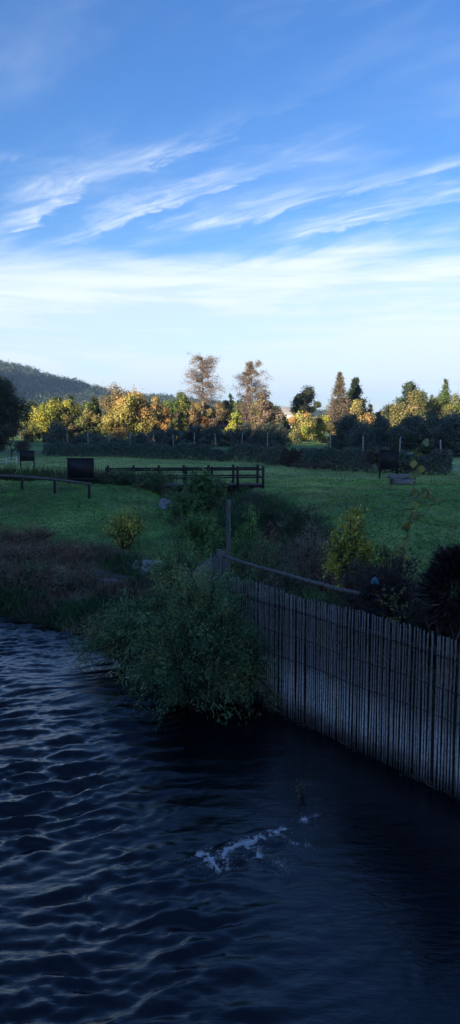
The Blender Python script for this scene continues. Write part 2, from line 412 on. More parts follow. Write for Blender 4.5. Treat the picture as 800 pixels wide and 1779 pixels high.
# forest on the far hill: thousands of crowns far away, one mass
fr = np.random.default_rng(5)
N = 4200
pxr = fr.uniform(-40, 620, N); yy = fr.uniform(800, 1130, N) ; xx = (pxr - 400) / FPX * yy
zz = hill_z(xx, yy); keep = zz > 2; xx, yy, zz = xx[keep], yy[keep], zz[keep]; N = len(xx)
kk = 34
hh = fr.uniform(7, 15, N); rr = hh * fr.uniform(.32, .48, N)
dirs = unit(fr.normal(size=(N, kk, 3)))
P = np.stack([xx, yy, zz + hh * .55], 1)[:, None] + dirs * (fr.uniform(.55, 1.0, (N, kk, 1)) * np.stack([rr, rr, hh * .46], 1)[:, None])
base = np.array([.040, .062, .03]) * fr.uniform(.5, 1.7, (N, 1)) + np.array([.085, .065, .045]) * (fr.random((N, 1)) < .2)
colr = (base[:, None] * fr.uniform(.7, 1.35, (N, kk, 1))).reshape(-1, 3)
mb = MB(); D = fr.normal(size=(N * kk, 3)); dd_ = dirs.reshape(-1, 3); D = unit(D - .9 * (D * dd_).sum(1, keepdims=True) * dd_)
mb.leaves(P.reshape(-1, 3) - D * .9, D, fr.uniform(1.3, 2.4, N * kk), fr.uniform(1.0, 1.9, N * kk), colr, nrm=dd_ + .25 * fr.normal(size=(N * kk, 3)))
tag(mb.build('hillside_forest', LEAF), 'dense mixed forest covering the distant blue hillside', 'forest', kind='stuff')
for (px, top, lab) in ((177, 666, 'shorter thin steel mast on the hill crest'), (183, 661, 'taller thin steel mast on the hill crest')):
    y_ = 1080.; x_ = X(px, y_); zb = float(hill_z(np.array([x_]), np.array([y_]))[0]); zt = Z(top, y_)
    e = empty('radio_mast', (x_, y_, zb), lab, 'mast', 'masts on the hill')
    m = MB()
    for k_ in range(3):
        a = k_ * 2.094; m.tube([(math.cos(a) * 1.0, math.sin(a) * 1.0, 0), (math.cos(a) * .3, math.sin(a) * .3, zt - zb)], .16, 4)
    tag(m.build('mast_legs', STEEL, e), kind='stuff')
    m = MB()
    for i in range(10):
        z_ = (i + .5) * (zt - zb) / 10.; r_ = 1.0 - .07 * i
        m.tube([(r_, 0, z_), (-.5 * r_, .87 * r_, z_), (-.5 * r_, -.87 * r_, z_), (r_, 0, z_)], .09, 4)
    tag(m.build('cross_bracing', STEEL, e), kind='stuff')

# ------------------------------------------------------------------ trees
def jit(col, n, lo=.7, hi=1.3): return np.asarray(col, float) * rng.uniform(lo, hi, (n, 1))
def limb(m, a, b, r0, r1, bend=.12, n=5, seg=5):
    a, b = np.asarray(a, float), np.asarray(b, float); L = np.linalg.norm(b - a)
    t_ = np.linspace(0, 1, seg)[:, None]
    off = rng.normal(size=3) * bend * L
    m.tube(a + (b - a) * t_ + off * (t_ * (1 - t_)) * 2, np.linspace(r0, r1, seg), n)
def broadleaf(e, r, z0, z1, cols, n, leaf=.32, lobes=16, bark=BARK, ry=None, gap=.0, flat=1.0):
    """crown between z0 and z1 (local), radius r"""
    ry = ry or r; H = z1 - z0
    tr = MB(); trr = max(.09, .035 * z1)
    pts = [(rng.normal() * .03 * r * i, rng.normal() * .03 * r * i, z) for i, z in enumerate(np.linspace(-.3, z0 + .75 * H, 6))]
    tr.tube(pts, np.linspace(trr, trr * .3, 6), 7)
    m = MB()
    cen = []; sk = rng.normal(size=2) * .18 * r
    for i in range(lobes):
        a = rng.uniform(0, 6.283); f = (i + .5) / lobes
        zz_ = z0 + H * (.14 + .74 * f); w_ = math.sin(math.pi * min(.97, max(.12, .16 + .80 * f))) ** .7
        rad = math.sqrt(rng.uniform(.05, .75)) * w_
        cen.append((math.cos(a) * rad * r * .84 + sk[0] * f, math.sin(a) * rad * ry * .84 + sk[1] * f, zz_ + rng.normal() * .05 * H, (.17 + .26 * rng.random()) * min(r, H * .6)))
    for cx, cy, cz, lr in cen:
        limb(tr, pts[3] if cz > pts[3][2] else pts[2], (cx, cy, cz), trr * .35, trr * .08)
        k_ = int(n / lobes)
        d = unit(rng.normal(size=(k_, 3))); d[:, 2] += .15; d = unit(d)
        rad = lr * (rng.uniform(.35, 1.0, (k_, 1)) ** .45) * (1 + .25 * rng.normal(size=(k_, 1)))
        p = np.array([cx, cy, cz]) + d * rad * (1, 1, .85 * flat)
        sub = vnoise(p[:, 0] / (.35 * lr) + 9 * cx, p[:, 2] / (.35 * lr) + p[:, 1], 5)
        kp = sub > gap - .45; p, d = p[kp], d[kp]; k_ = len(p)
        if not k_: continue
        c0 = np.asarray(cols[rng.integers(len(cols))]) * rng.uniform(.78, 1.22)
        D_ = rng.normal(size=(k_, 3)); D_ = unit(D_ - .75 * (D_ * d).sum(1, keepdims=True) * d + (0, 0, -.25))
        m.leaves(p - D_ * leaf * .5, D_, leaf * rng.uniform(.6, 1.35, k_), leaf * rng.uniform(.4, .9, k_), c0 * rng.uniform(.65, 1.35, (k_, 1)), nrm=d + .5 * rng.normal(size=(k_, 3)))
    tr.build('trunk', bark, e); m.build('crown', LEAF, e)
def conifer(e, r, z0, z1, cols, n, leaf=.3, droop=.25, whorls=22, bark=BARK, power=1.0):
    tr = MB(); m = MB(); tr.tube([(0, 0, -.3), (0, 0, z0 + .5 * (z1 - z0)), (.05, 0, z1)], [.022 * z1 + .08, .014 * z1 + .04, .02], 7)
    tot = 0
    for i in range(whorls):
        f = (i + rng.random() * .6) / whorls; z_ = z0 + (z1 - z0) * f; rad = r * (1 - f) ** power + .04 * r
        nb = rng.integers(6, 9)
        for b in range(nb):
            a = rng.uniform(0, 6.283); L = rad * rng.uniform(.65, 1.15)
            zj = z_ + rng.uniform(-.5, .5) * (z1 - z0) / whorls * 1.6; end = np.array([math.cos(a) * L, math.sin(a) * L, zj - droop * L + .2 * rng.normal() * L]); st = np.array([0, 0, zj])
            limb(tr, st, end, .025 + .01 * rad, .01, .05, 4, 3)
            k_ = max(4, int(n / (whorls * 7.5) * (L / r + .25) * 1.3))
            t_ = rng.uniform(.12, 1.05, (k_, 1)) ** .8
            p = st + (end - st) * t_ + rng.normal(size=(k_, 3)) * (.14 * L * t_ + .10) * (1, 1, .8)
            D_ = unit((end - st) * .6 / max(L, .1) + rng.normal(size=(k_, 3)) * .6 + (0, 0, -.25))
            c0 = np.asarray(cols[rng.integers(len(cols))])
            m.leaves(p, D_, leaf * rng.uniform(.6, 1.4, k_), leaf * rng.uniform(.25, .5, k_), jit(c0, k_, .6, 1.4))
    tr.build('trunk', bark, e); m.build('crown', LEAF, e)
def wispy(e, r, z0, z1, cols, n, leaf=.3, bark=PALEBARK, asym=0.0, cone=False):
    """tall thin tree whose limbs and gaps show"""
    tr = MB(); m = MB()
    lean = np.array([.02 * z1 * rng.normal(), 0, 0])
    T = lambda z_: np.array([lean[0] * (z_ / z1) ** 2 + .10 * math.sin(z_ * .9), .08 * math.cos(z_ * .7), z_])
    zs = np.linspace(-.3, z1, 12); tr.tube([T(z_) for z_ in zs], .018 * z1 * (1 - zs / z1 * .93) + .03, 7)
    nb = 80
    for i in range(nb):
        f = i / nb; z_ = z0 + (z1 - z0) * (f ** .9) * .98
        w_ = ((1.15 - .85 * f) if cone else (.40 + .75 * math.sin(math.pi * (.18 + .62 * f)) - .42 * f)) * (1 + .35 * rng.normal())
        L = max(.3, r * w_); a = rng.uniform(0, 6.283)
        if math.cos(a) > 0: L *= 1 + asym
        st = T(z_); up = rng.uniform(.05, .5) if f > .25 else rng.uniform(-.15, .3)
        end = st + np.array([math.cos(a) * L, math.sin(a) * L, up * L])
        limb(tr, st, end, .03 + .012 * L * (1 - f), .012, .10, 4, 4)
        for s_ in range(5):
            t0 = rng.uniform(.3, 1.0); q0 = st + (end - st) * t0
            d0 = unit(np.array([math.cos(a) + rng.normal() * .8, math.sin(a) + rng.normal() * .8, rng.normal() * .45 - .1]))
            q1 = q0 + d0 * L * rng.uniform(.15, .4)
            limb(tr, q0, q1, .018, .008, .05, 3, 3)
            k_ = int(n / (nb * 5)); t_ = rng.random((k_, 1))
            p = q0 + (q1 - q0) * t_ + rng.normal(size=(k_, 3)) * (.11 * L + .09) * (1, 1, .8)
            D_ = unit(rng.normal(size=(k_, 3)) + d0 * .5 + (0, 0, -.5))
            m.leaves(p, D_, leaf * rng.uniform(.5, 1.3, k_), leaf * rng.uniform(.25, .5, k_), jit(cols[rng.integers(len(cols))], k_, .6, 1.4))
    tr.build('trunk', bark, e); m.build('crown', LEAF, e)

YEL = [(.40, .36, .06), (.33, .32, .06), (.25, .28, .06)]
YEL = [tuple(1.12 * c for c in q) for q in YEL]
GOLD = [(.40, .28, .10), (.34, .25, .09), (.30, .26, .08), (.38, .24, .09)]
GOLD = [tuple(1.25 * c for c in q) for q in GOLD]
TAN = [(.28, .21, .10), (.24, .18, .09), (.20, .17, .08)]
ORA = [(.42, .25, .09), (.36, .21, .08)]
GRN = [(.13, .17, .05), (.10, .15, .04), (.16, .19, .06)]
DGR = [(.05, .075, .035), (.04, .065, .035), (.065, .085, .04)]
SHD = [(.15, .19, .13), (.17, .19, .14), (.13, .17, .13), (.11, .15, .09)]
BRN = [(.23, .17, .125), (.19, .145, .11), (.26, .20, .15)]
OLV = [(.20, .20, .07), (.17, .18, .06), (.24, .21, .08)]
# kind, name, label, px centre, Y, py top, py crown bottom, px half width, colours, leaves, extra
TREES = [
 ('b', 'dark_tree', 'big dark evergreen tree at the left edge with faintly lit top', 4, 100, 645, 770, 46, [(.075, .085, .04), (.06, .075, .038)], 15000, dict(leaf=.24, lobes=24)),
 ('b', 'bare_shrub_tree', 'low grey-brown thin tree under the big dark evergreen', 22, 76, 742, 790, 34, [(.11, .09, .06), (.09, .08, .055)], 4500, dict(leaf=.16, lobes=14, gap=.1)),
 ('b', 'yellow_tree', 'bright yellow-green tree glowing beside the big dark evergreen', 80, 152, 694, 768, 30, YEL, 6000, dict(leaf=.34)),
 ('b', 'yellow_green_tree', 'yellow-green tree with sunlit top just past the bright yellow tree', 122, 154, 693, 758, 26, YEL[1:] + OLV, 5000, dict(leaf=.34)),
 ('b', 'olive_tree', 'dull olive tree with feathery boughs left of the golden tree', 150, 150, 697, 768, 22, OLV + GRN, 4500, dict(leaf=.33)),
 ('c', 'fir_tree', 'dark fir with pointed top between olive tree and golden tree', 168, 152, 690, 765, 22, DGR, 3500, dict(leaf=.5)),
 ('c', 'small_fir_tree', 'small blue-green fir peeking above the yellow-green trees', 128, 165, 686, 760, 13, DGR, 2500, dict(leaf=.5)),
 ('b', 'golden_tree', 'large golden-orange autumn tree below the hill masts', 217, 136, 680, 768, 40, GOLD + [(.30, .29, .07)], 11000, dict(leaf=.33, lobes=26)),
 ('b', 'tan_tree', 'brown-topped tree rising behind the golden autumn tree', 208, 160, 668, 760, 25, TAN, 4000, dict(leaf=.36)),
 ('b', 'pale_gold_tree', 'pale golden tree just right of the large golden tree', 263, 148, 688, 765, 21, TAN + GOLD, 4500, dict(leaf=.34)),
 ('b', 'orange_tree', 'small bright orange tree in front of the green poplar', 289, 140, 707, 765, 11, ORA, 2600, dict(leaf=.30, lobes=9)),
 ('b', 'green_poplar', 'tall green leafy tree left of the first tall bare tree', 309, 158, 673, 770, 19, GRN + [(.17, .24, .07)], 5000, dict(leaf=.34)),
 ('c', 'yellow_conifer', 'slim yellow-green pointed tree below the green leafy tree', 318, 144, 696, 768, 10, OLV + YEL, 2400, dict(leaf=.40, droop=-.2)),
 ('b', 'russet_tree', 'russet tan tree at the foot of the first tall bare tree', 342, 146, 694, 768, 19, TAN + [(.34, .18, .06)], 4500, dict(leaf=.33)),
 ('w', 'tall_bare_tree', 'taller thin grey-brown tree with bare trunk and gaps, left of two', 354, 150, 622, 700, 25, BRN, 11000, dict(leaf=.24)),
 ('b', 'brown_tree', 'dull brown tree between the two tall bare trees', 378, 160, 698, 768, 18, TAN + BRN, 3600, dict(leaf=.34)),
 ('c', 'dark_cypress', 'narrow dark cypress between the two tall bare trees', 402, 168, 686, 765, 7, DGR, 2000, dict(leaf=.45, droop=-.5, power=.7)),
 ('b', 'lime_tree', 'small yellow-lime tree between the two tall bare trees', 405, 142, 708, 770, 13, YEL + GRN, 3000, dict(leaf=.30)),
 ('w', 'tall_bare_tree', 'shorter fuller grey-brown tall tree, right of two', 437, 156, 630, 745, 26, BRN, 17000, dict(leaf=.25, asym=.3, cone=True)),
 ('b', 'tan_tree', 'wide tan tree under the right-hand tall bare tree', 458, 146, 684, 770, 27, TAN + BRN, 7000, dict(leaf=.33, lobes=20)),
 ('b', 'dark_tree', 'dark tree filling behind the wide tan tree', 484, 158, 706, 770, 16, DGR, 3500, dict(leaf=.35)),
 ('b', 'umbrella_pine', 'dark round-topped pine standing alone above the yellow bushes', 529, 172, 677, 722, 23, [(.085, .10, .05), (.07, .09, .045)], 8500, dict(leaf=.34, lobes=20)),
 ('b', 'yellow_shrub_tree', 'golden-green bushy tree sunlit below the round dark pine', 519, 140, 713, 780, 24, GOLD[2:] + OLV + YEL, 7000, dict(leaf=.30, lobes=20)),
 ('b', 'yellow_shrub_tree', 'yellow-topped bushy tree right of the sunlit grass gap', 561, 144, 716, 782, 15, YEL + OLV, 4500, dict(leaf=.30)),
 ('c', 'bald_cypress', 'brownish pointed conifer, paler of the two spires', 587, 152, 648, 732, 20, [(.24, .17, .13), (.20, .16, .12), (.16, .15, .10)], 10000, dict(leaf=.34, droop=.05, whorls=32)),
 ('c', 'spruce_tree', 'dark green spruce, darker of the two spires', 614, 160, 656, 728, 21, DGR, 9000, dict(leaf=.5, droop=.35)),
 ('b', 'golden_tree', 'small golden tree in front of the dark spruce', 623, 144, 694, 765, 19, GOLD + TAN, 4500, dict(leaf=.32)),
 ('b', 'dark_tree', 'low dark tree in the dip right of the golden tree', 658, 165, 708, 770, 20, DGR + OLV, 4000, dict(leaf=.36)),
 ('b', 'domed_conifer', 'dark domed evergreen topping the right-hand trees', 707, 165, 666, 735, 22, DGR, 9000, dict(leaf=.36)),
 ('b', 'olive_tree', 'sunlit olive tree in front of the dark domed evergreen', 700, 146, 684, 770, 31, OLV + [(.28, .22, .10)], 7000, dict(leaf=.32, lobes=20)),
 ('b', 'russet_tree', 'pale brown tree right of the dark domed evergreen', 738, 156, 692, 770, 18, TAN + OLV, 4200, dict(leaf=.33)),
 ('c', 'slim_fir', 'slim pointed fir spire near the right edge', 768, 168, 659, 722, 12, DGR + GRN, 3200, dict(leaf=.40)),
 ('b', 'green_tree', 'leafy green tree around the slim fir spire', 757, 152, 679, 770, 26, GRN + OLV, 5500, dict(leaf=.33)),
 ('b', 'green_tree', 'leafy green tree at the right edge of the skyline', 795, 150, 690, 770, 28, GRN + OLV, 6000, dict(leaf=.33)),
 ('c', 'small_fir_tree', 'small dark fir beside the dark domed evergreen', 728, 162, 690, 765, 9, DGR, 2000, dict(leaf=.42)),
 ('b', 'green_tree', 'green tree just beyond the frame at the right', 850, 148, 690, 770, 26, GRN + OLV, 5000, dict(leaf=.33)),
 ('b', 'olive_tree', 'sunlit tree just beyond the frame behind the big dark evergreen', -40, 132, 690, 770, 30, OLV, 4500, dict(leaf=.33)),
]
for kind, nm, lab, px, Y_, pt, pb, hw, cols, n, kw in TREES:
    x_ = X(px, Y_); zb = h1(x_, Y_)
    e = empty(nm, (x_, Y_, zb), lab, 'tree', 'background trees', rng.uniform(-.4, .4) if kind != 'w' else 0)
    f = {'b': broadleaf, 'c': conifer, 'w': wispy}[kind]
    f(e, hw / FPX * Y_ * (1.38 if kind == 'b' else 1.3 if kind == 'c' else 1.0), Z(pb, Y_) - zb, Z(pt, Y_) - zb, cols, int(n * 1.15), **kw)
ORD = ['first', 'second', 'third', 'fourth', 'fifth', 'sixth', 'seventh', 'eighth', 'ninth', 'tenth', 'eleventh', 'twelfth', 'thirteenth',
       'fourteenth', 'fifteenth', 'sixteenth', 'seventeenth', 'eighteenth', 'nineteenth', 'twentieth',
       'twenty-first', 'twenty-second', 'twenty-third', 'twenty-fourth', 'twenty-fifth', 'twenty-sixth', 'twenty-seventh', 'twenty-eighth', 'twenty-ninth', 'thirtieth']
MIDROW = [(58, 700, 'b', 18), (104, 690, 'b', 15), (140, 700, 'c', 14), (192, 690, 'b', 16), (244, 686, 'b', 17), (276, 697, 'c', 12), (298, 690, 'b', 15), (330, 690, 'b', 15), (366, 700, 'b', 16), (390, 696, 'b', 14),
          (424, 694, 'b', 15), (470, 697, 'b', 16), (600, 700, 'b', 17), (640, 704, 'c', 13), (676, 700, 'b', 18), (722, 694, 'b', 16), (744, 688, 'c', 12), (782, 686, 'b', 17)]
for i, (px, top, kd, hw) in enumerate(MIDROW):
    Y_ = 164 + 5 * math.sin(i * 2.7); x_ = X(px, Y_); zb = h1(x_, Y_)
    e = empty('middle_row_tree', (x_, Y_, zb), f'mixed autumn tree in the middle row of the skyline, {ORD[i]} from the left', 'tree', 'middle row of background trees')
    (broadleaf if kd == 'b' else conifer)(e, hw / FPX * Y_ * 1.3, 1.0, Z(top, Y_) - zb, [TAN + OLV, GRN + DGR, OLV + GRN, DGR, GRN + DGR][(i * 3 + 1) % 5], 4200, leaf=.34)
FILL = [(-20, 712), (12, 706), (40, 700), (66, 712), (98, 704), (135, 704), (170, 706), (196, 700), (238, 698), (284, 700), (300, 706), (330, 702), (362, 704), (390, 706), (418, 703), (446, 704),
        (476, 712), (500, 724), (546, 730), (574, 722), (600, 716), (636, 714), (668, 716), (686, 712), (722, 706), (746, 702), (780, 700), (812, 700), (835, 704)]
for i, (px, top) in enumerate(FILL):
    Y_ = 186 + 9 * math.sin(i * 1.9); x_ = X(px, Y_); zb = h1(x_, Y_)
    e = empty('rear_tree', (x_, Y_, zb), f'dull tree in the rear row of the skyline, {ORD[i]} from the left', 'tree', 'rear row of background trees')
    broadleaf(e, 23 / FPX * Y_, .6, Z(top, Y_) - zb, [DGR, DGR + GRN, DGR + OLV, DGR + TAN][i % 4], 2500, leaf=.46, lobes=14)
for i, px in enumerate([q for q in range(60, 830, 34) if not 500 < q < 580]):
    Y_ = 150 + 2 * math.sin(i * 2.3); x_ = X(px, Y_); zb = h1(x_, Y_)
    e = empty('understorey_bush', (x_, Y_, zb), f'low bush under the sunlit trees, {ORD[i]} from the left', 'bush', 'bushes under the sunlit trees')
    broadleaf(e, 21 / FPX * Y_, .05, Z(742 + 8 * math.sin(i * 3.1), Y_) - zb, [OLV + DGR, DGR + GRN, TAN + OLV][i % 3], 1500, leaf=.36, lobes=11)
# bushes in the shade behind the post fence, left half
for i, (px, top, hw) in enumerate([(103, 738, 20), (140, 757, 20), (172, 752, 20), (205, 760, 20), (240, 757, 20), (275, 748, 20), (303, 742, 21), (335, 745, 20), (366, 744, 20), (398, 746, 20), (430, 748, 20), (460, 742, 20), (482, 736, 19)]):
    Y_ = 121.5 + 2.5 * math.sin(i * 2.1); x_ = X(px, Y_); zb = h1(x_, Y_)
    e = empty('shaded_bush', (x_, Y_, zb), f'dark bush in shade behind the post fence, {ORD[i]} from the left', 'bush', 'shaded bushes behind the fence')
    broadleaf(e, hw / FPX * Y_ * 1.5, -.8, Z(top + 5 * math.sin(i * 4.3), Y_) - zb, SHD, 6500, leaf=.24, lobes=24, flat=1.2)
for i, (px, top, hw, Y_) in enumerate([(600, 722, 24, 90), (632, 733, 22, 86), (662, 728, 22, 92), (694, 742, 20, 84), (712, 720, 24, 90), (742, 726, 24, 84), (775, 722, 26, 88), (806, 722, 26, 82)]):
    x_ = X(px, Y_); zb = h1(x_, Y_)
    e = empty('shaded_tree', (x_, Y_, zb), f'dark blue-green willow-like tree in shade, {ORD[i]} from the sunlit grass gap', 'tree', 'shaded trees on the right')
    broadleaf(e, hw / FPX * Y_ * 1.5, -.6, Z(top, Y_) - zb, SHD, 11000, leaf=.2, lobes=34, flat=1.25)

# ------------------------------------------------------------------ white house beyond the trees
def house():
    Y_ = 207.; x0 = X(478, Y_); e = empty('white_house', (x0 + 4, Y_, h1(x0 + 4, Y_)), 'white house almost hidden behind the yellow bushes', 'house')
    m = MB(); m.box(0, 0, 3.0, 9, 7, 6.0); m.build('wall', WHITE, e)
    m = MB(); v = [(-5, -4, 6.003), (5, -4, 6.003), (5, 4, 6.003), (-5, 4, 6.003), (-4.4, 0, 8.1), (4.4, 0, 8.1)]
    m.add(v, [[0, 1, 5, 4], [2, 3, 4, 5]], [[1, 2, 5], [3, 0, 4], ]); m.add(v[:4], [[3, 2, 1, 0]]); r = m.build('roof', ROOFM, e)
    m = MB(); m.box(2, .4, 8.0, .6, .6, 1.2); m.build('chimney', WHITE, r)
    for x_ in (-3, 0, 3):
        for z_ in (1.6, 4.4):
            m = MB(); m.box(x_, -3.53, z_, 1.2, .08, 1.4); wo = m.build('window', WHITE, e)
            m = MB(); m.box(x_, -3.575, z_, 1.0, .02, 1.2); m.build('pane', GLASS, wo)
house()

# ------------------------------------------------------------------ concrete posts of the far fence
posts = [121, 156, 192, 228, 269, 303, 338, 376, 420, 464, 514, 572, 629, 692, 763]
pm = MB(); pm.tube([(0, 0, -.3), (0, 0, 1.75), (0, 0, 2.15), (.0, -.03, 2.2)], [.075, .07, .066, .035], 4); pme = pm.build('concrete_post', CONCRETE)
for i, px in enumerate(posts):
    Y_ = np.interp(px, [121, 300, 464, 629, 763, 830], [113, 110, 101, 80, 66, 60]); x_ = X(px, Y_)
    o = pme if i == 0 else pme.copy()
    if i: C.objects.link(o)
    o.location = (x_, Y_, h1(x_, Y_)); o.rotation_euler = (R(rng.normal() * 2), R(rng.normal() * 2.5), .78 + rng.normal() * .2)
    o.scale = (1, 1, rng.uniform(.93, 1.08))
    tag(o, f'pale concrete fence post, {ORD[i]} from the left beyond the hedge', 'post', 'concrete posts of the far fence')

# ------------------------------------------------------------------ hedge
def hedge(name, pts, ht, wd, cols, n, label, leaf=.17):
    pts = np.array(pts, float); seg = np.linalg.norm(np.diff(pts, axis=0), axis=1); cum = np.r_[0, np.cumsum(seg)]
    c0 = pts[len(pts) // 2]; e = empty(name, (c0[0], c0[1], h1(*c0)), label, 'hedge', 'hedges across the meadow')
    u = rng.uniform(0, cum[-1], n); bx = np.interp(u, cum, pts[:, 0]); by = np.interp(u, cum, pts[:, 1])
    H = ht * (1 + .55 * fbm(u / 3.1, u * 0, 81, 3) + .25 * vnoise(u / .7, u * 0, 85)); th = rng.uniform(0, np.pi, n)
    rad = rng.uniform(.55, 1.0, n) ** .6
    ca, sa = np.cos(th), np.sin(th) ** .7
    lx, lz = ca * rad * wd * .5 * (1 + .4 * vnoise(u / 1.5, u * 0, 88)), sa * rad * H
    dx, dy = np.gradient(np.interp(u, cum, pts[:, 0])), 0
    p = np.c_[bx + .3 * lx, by + lx, height(bx, by) + lz + .05] - np.array([c0[0], c0[1], h1(*c0)])
    ci = (vnoise(u / 2.2, lz, 90) + .5) * len(cols); cc = np.array(cols)[np.clip(ci.astype(int), 0, len(cols) - 1)]
    D_ = unit(rng.normal(size=(n, 3))); m = MB()
    nr = np.c_[ca * .3, ca, sa] + .7 * rng.normal(size=(n, 3))
    m.leaves(p, D_, leaf * rng.uniform(.6, 1.4, n), leaf * rng.uniform(.4, .8, n), cc * rng.uniform(.6, 1.4, (n, 1)), nrm=nr)
    m.build('foliage', LEAF, e)
    st = MB()
    for d in np.arange(.4, cum[-1], 1.1):
        a = np.array([np.interp(d, cum, pts[:, 0]) - c0[0], np.interp(d, cum, pts[:, 1]) - c0[1], h1(np.interp(d, cum, pts[:, 0]), np.interp(d, cum, pts[:, 1])) - h1(*c0) - .05])
        for k_ in range(3): limb(st, a, a + rng.normal(size=3) * (.25, .2, .1) + (0, 0, ht * .75), .025, .008, .1, 4, 4)
    tag(st.build('stems', BARK, e), kind='stuff')
HG = [(.13, .18, .12), (.15, .19, .13), (.20, .175, .14)]
hedge('long_hedge', [(-20.5, 86), (-8, 77), (3, 68)], 1.22, 1.5, HG[:2], 26000, 'long dark green hedge behind the meadow, left stretch')
hedge('rough_hedge', [(3, 67.5), (6.5, 59), (10, 54), (15.0, 52.5)], 1.32, 1.6, HG + [(.10, .075, .05)], 26000, 'rougher brownish hedge behind the log bench')
hedge('low_hedge', [(17, 50), (20, 48.5)], 1.4, 1.5, [(.02, .025, .018), (.03, .03, .02)], 4000, 'dark bush cut off by the right edge past the hedge gap')

# pale path and grass beyond the hedge
GRAVEL = material('pale_gravel', (.3, .28, .26), .95, lambda nt, b: ramp_noise(nt, b, (.13, .125, .12), (.24, .23, .21), 3.0, 8, bump=.4))
def strip(name, pts, wd, mat):
    pts = np.array(pts, float); t_ = np.linspace(0, 1, 40); cum = np.linspace(0, 1, len(pts))
    cx, cy = np.interp(t_, cum, pts[:, 0]), np.interp(t_, cum, pts[:, 1])
    tx, ty = np.gradient(cx), np.gradient(cy); L = np.hypot(tx, ty); nx, ny = -ty / L, tx / L
    o = np.linspace(-.5, .5, 7) * wd
    gx = cx[:, None] + nx[:, None] * o; gy = cy[:, None] + ny[:, None] * o
    v = np.c_[gx.ravel(), gy.ravel(), height(gx.ravel(), gy.ravel()) + .03]
    i = (np.arange(39)[:, None] * 7 + np.arange(6)[None]).ravel()
    return tag(link(name, raw_mesh(name, v, [np.stack([i, i + 7, i + 8, i + 1], 1)], None, True), mat), kind='structure')
strip('path', [(-40, 96), (-5, 90), (8, 72), (14, 63), (18, 57), (17.5, 50), (21, 40)], 2.6, GRAVEL)

# ------------------------------------------------------------------ grass
def grass(name, label, x, y, hgt, cols, wid=.02, blades=3, spread=.05, lean=.45):
    n = len(x); x = np.repeat(x, blades) + rng.normal(size=n * blades) * spread; y = np.repeat(y, blades) + rng.normal(size=n * blades) * spread
    hgt = np.repeat(hgt, blades) * rng.uniform(.6, 1.25, n * blades); cc = np.repeat(cols, blades, 0) * rng.uniform(.65, 1.4, (n * blades, 1))
    p = np.c_[x, y, height(x, y) - .01]
    D_ = unit(np.c_[rng.normal(size=(len(x), 2)) * lean, np.ones(len(x))])
    m = MB(); m.leaves(p, D_, hgt, wid, cc, nrm=rng.normal(size=(len(x), 3)) * .35 + (0, 0, 1), fold=.05)
    return tag(m.build(name, LEAF), label, 'grass', kind='stuff')
def area(n, x0, x1, y0, y1): return rng.uniform(x0, x1, n), rng.uniform(y0, y1, n)
def lawn_ok(x, y):
    d, s = pdist(x, y, SHORE); d = d * s; gd, _ = pdist(x, y, STREAM)
    return (d > np.where(x > 3.5, 2.5, 5.2)) & (gd > 2.0)
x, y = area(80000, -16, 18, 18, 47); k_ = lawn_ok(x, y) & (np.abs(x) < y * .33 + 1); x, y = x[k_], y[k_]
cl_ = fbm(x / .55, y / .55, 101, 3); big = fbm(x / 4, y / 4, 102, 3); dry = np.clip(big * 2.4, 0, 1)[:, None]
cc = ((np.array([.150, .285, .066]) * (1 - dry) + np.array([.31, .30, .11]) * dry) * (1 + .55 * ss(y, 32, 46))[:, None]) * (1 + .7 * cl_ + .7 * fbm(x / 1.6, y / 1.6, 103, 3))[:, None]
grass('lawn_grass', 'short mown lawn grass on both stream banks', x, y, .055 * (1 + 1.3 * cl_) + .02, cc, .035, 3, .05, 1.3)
x, y = area(2600, -16, 18, 20, 47); k_ = lawn_ok(x, y) & (fbm(x / 3, y / 3, 108, 3) > .05); x, y = x[k_], y[k_]
grass('lawn_tufts', 'scattered longer grass tufts standing out of the lawn', x, y, rng.uniform(.08, .22, len(x)), np.array([.12, .24, .07]) * rng.uniform(.5, 1.5, (len(x), 1)), .025, 7, .07, .7)
x, y = area(1500, -16, 18, 20, 47); k_ = lawn_ok(x, y); x, y = x[k_], y[k_]; n = len(x)
m = MB(); m.leaves(np.c_[x, y, height(x, y) + .05], unit(np.c_[rng.normal(size=(n, 2)), .2 * rng.normal(size=n)]), rng.uniform(.05, .11, n), .05, np.array([.32, .24, .10]) * rng.uniform(.5, 1.4, (n, 1)), nrm=rng.normal(size=(n, 3)) * .4 + (0, 0, 1))
tag(m.build('fallen_leaves', LEAF), 'small fallen autumn leaves strewn over the lawn', 'leaves', kind='stuff')
x, y = area(20000, -26, 16, 44, 80); k_ = (np.abs(x) < y * .33 + 1); x, y = x[k_], y[k_]
cc = np.array([.36, .44, .15]) * (1 + .8 * fbm(x / 3, y / 3, 105, 3))[:, None]
grass('meadow_grass', 'pale green meadow grass before the hedge', x, y, np.full(len(x), .13), cc, .06, 3, .12, 1.2)
x, y = area(9000, -26, -3.5, 45.5, 56); gd, _ = pdist(x, y, STREAM); k_ = gd < 2.6; x, y = x[k_], y[k_]
cc = np.array([.075, .11, .04]) * (1 + .8 * fbm(x / 2, y / 2, 107, 3))[:, None]
grass('stream_reeds', 'tall rank grass along the ditch behind the mound', x, y, np.full(len(x), .85), cc, .05, 4, .12, .35)

x, y = area(2600, -8.2, -1.6, 38.6, 40.0)
grass('bridge_weeds', 'tall dry grass growing up before the left part of the footbridge', x, y, .35 + .5 * np.clip(fbm(x / .6, y / .6, 160, 3) + .3, 0, 1), np.tile([.15, .16, .08], (len(x), 1)), .03, 4, .08, .3)
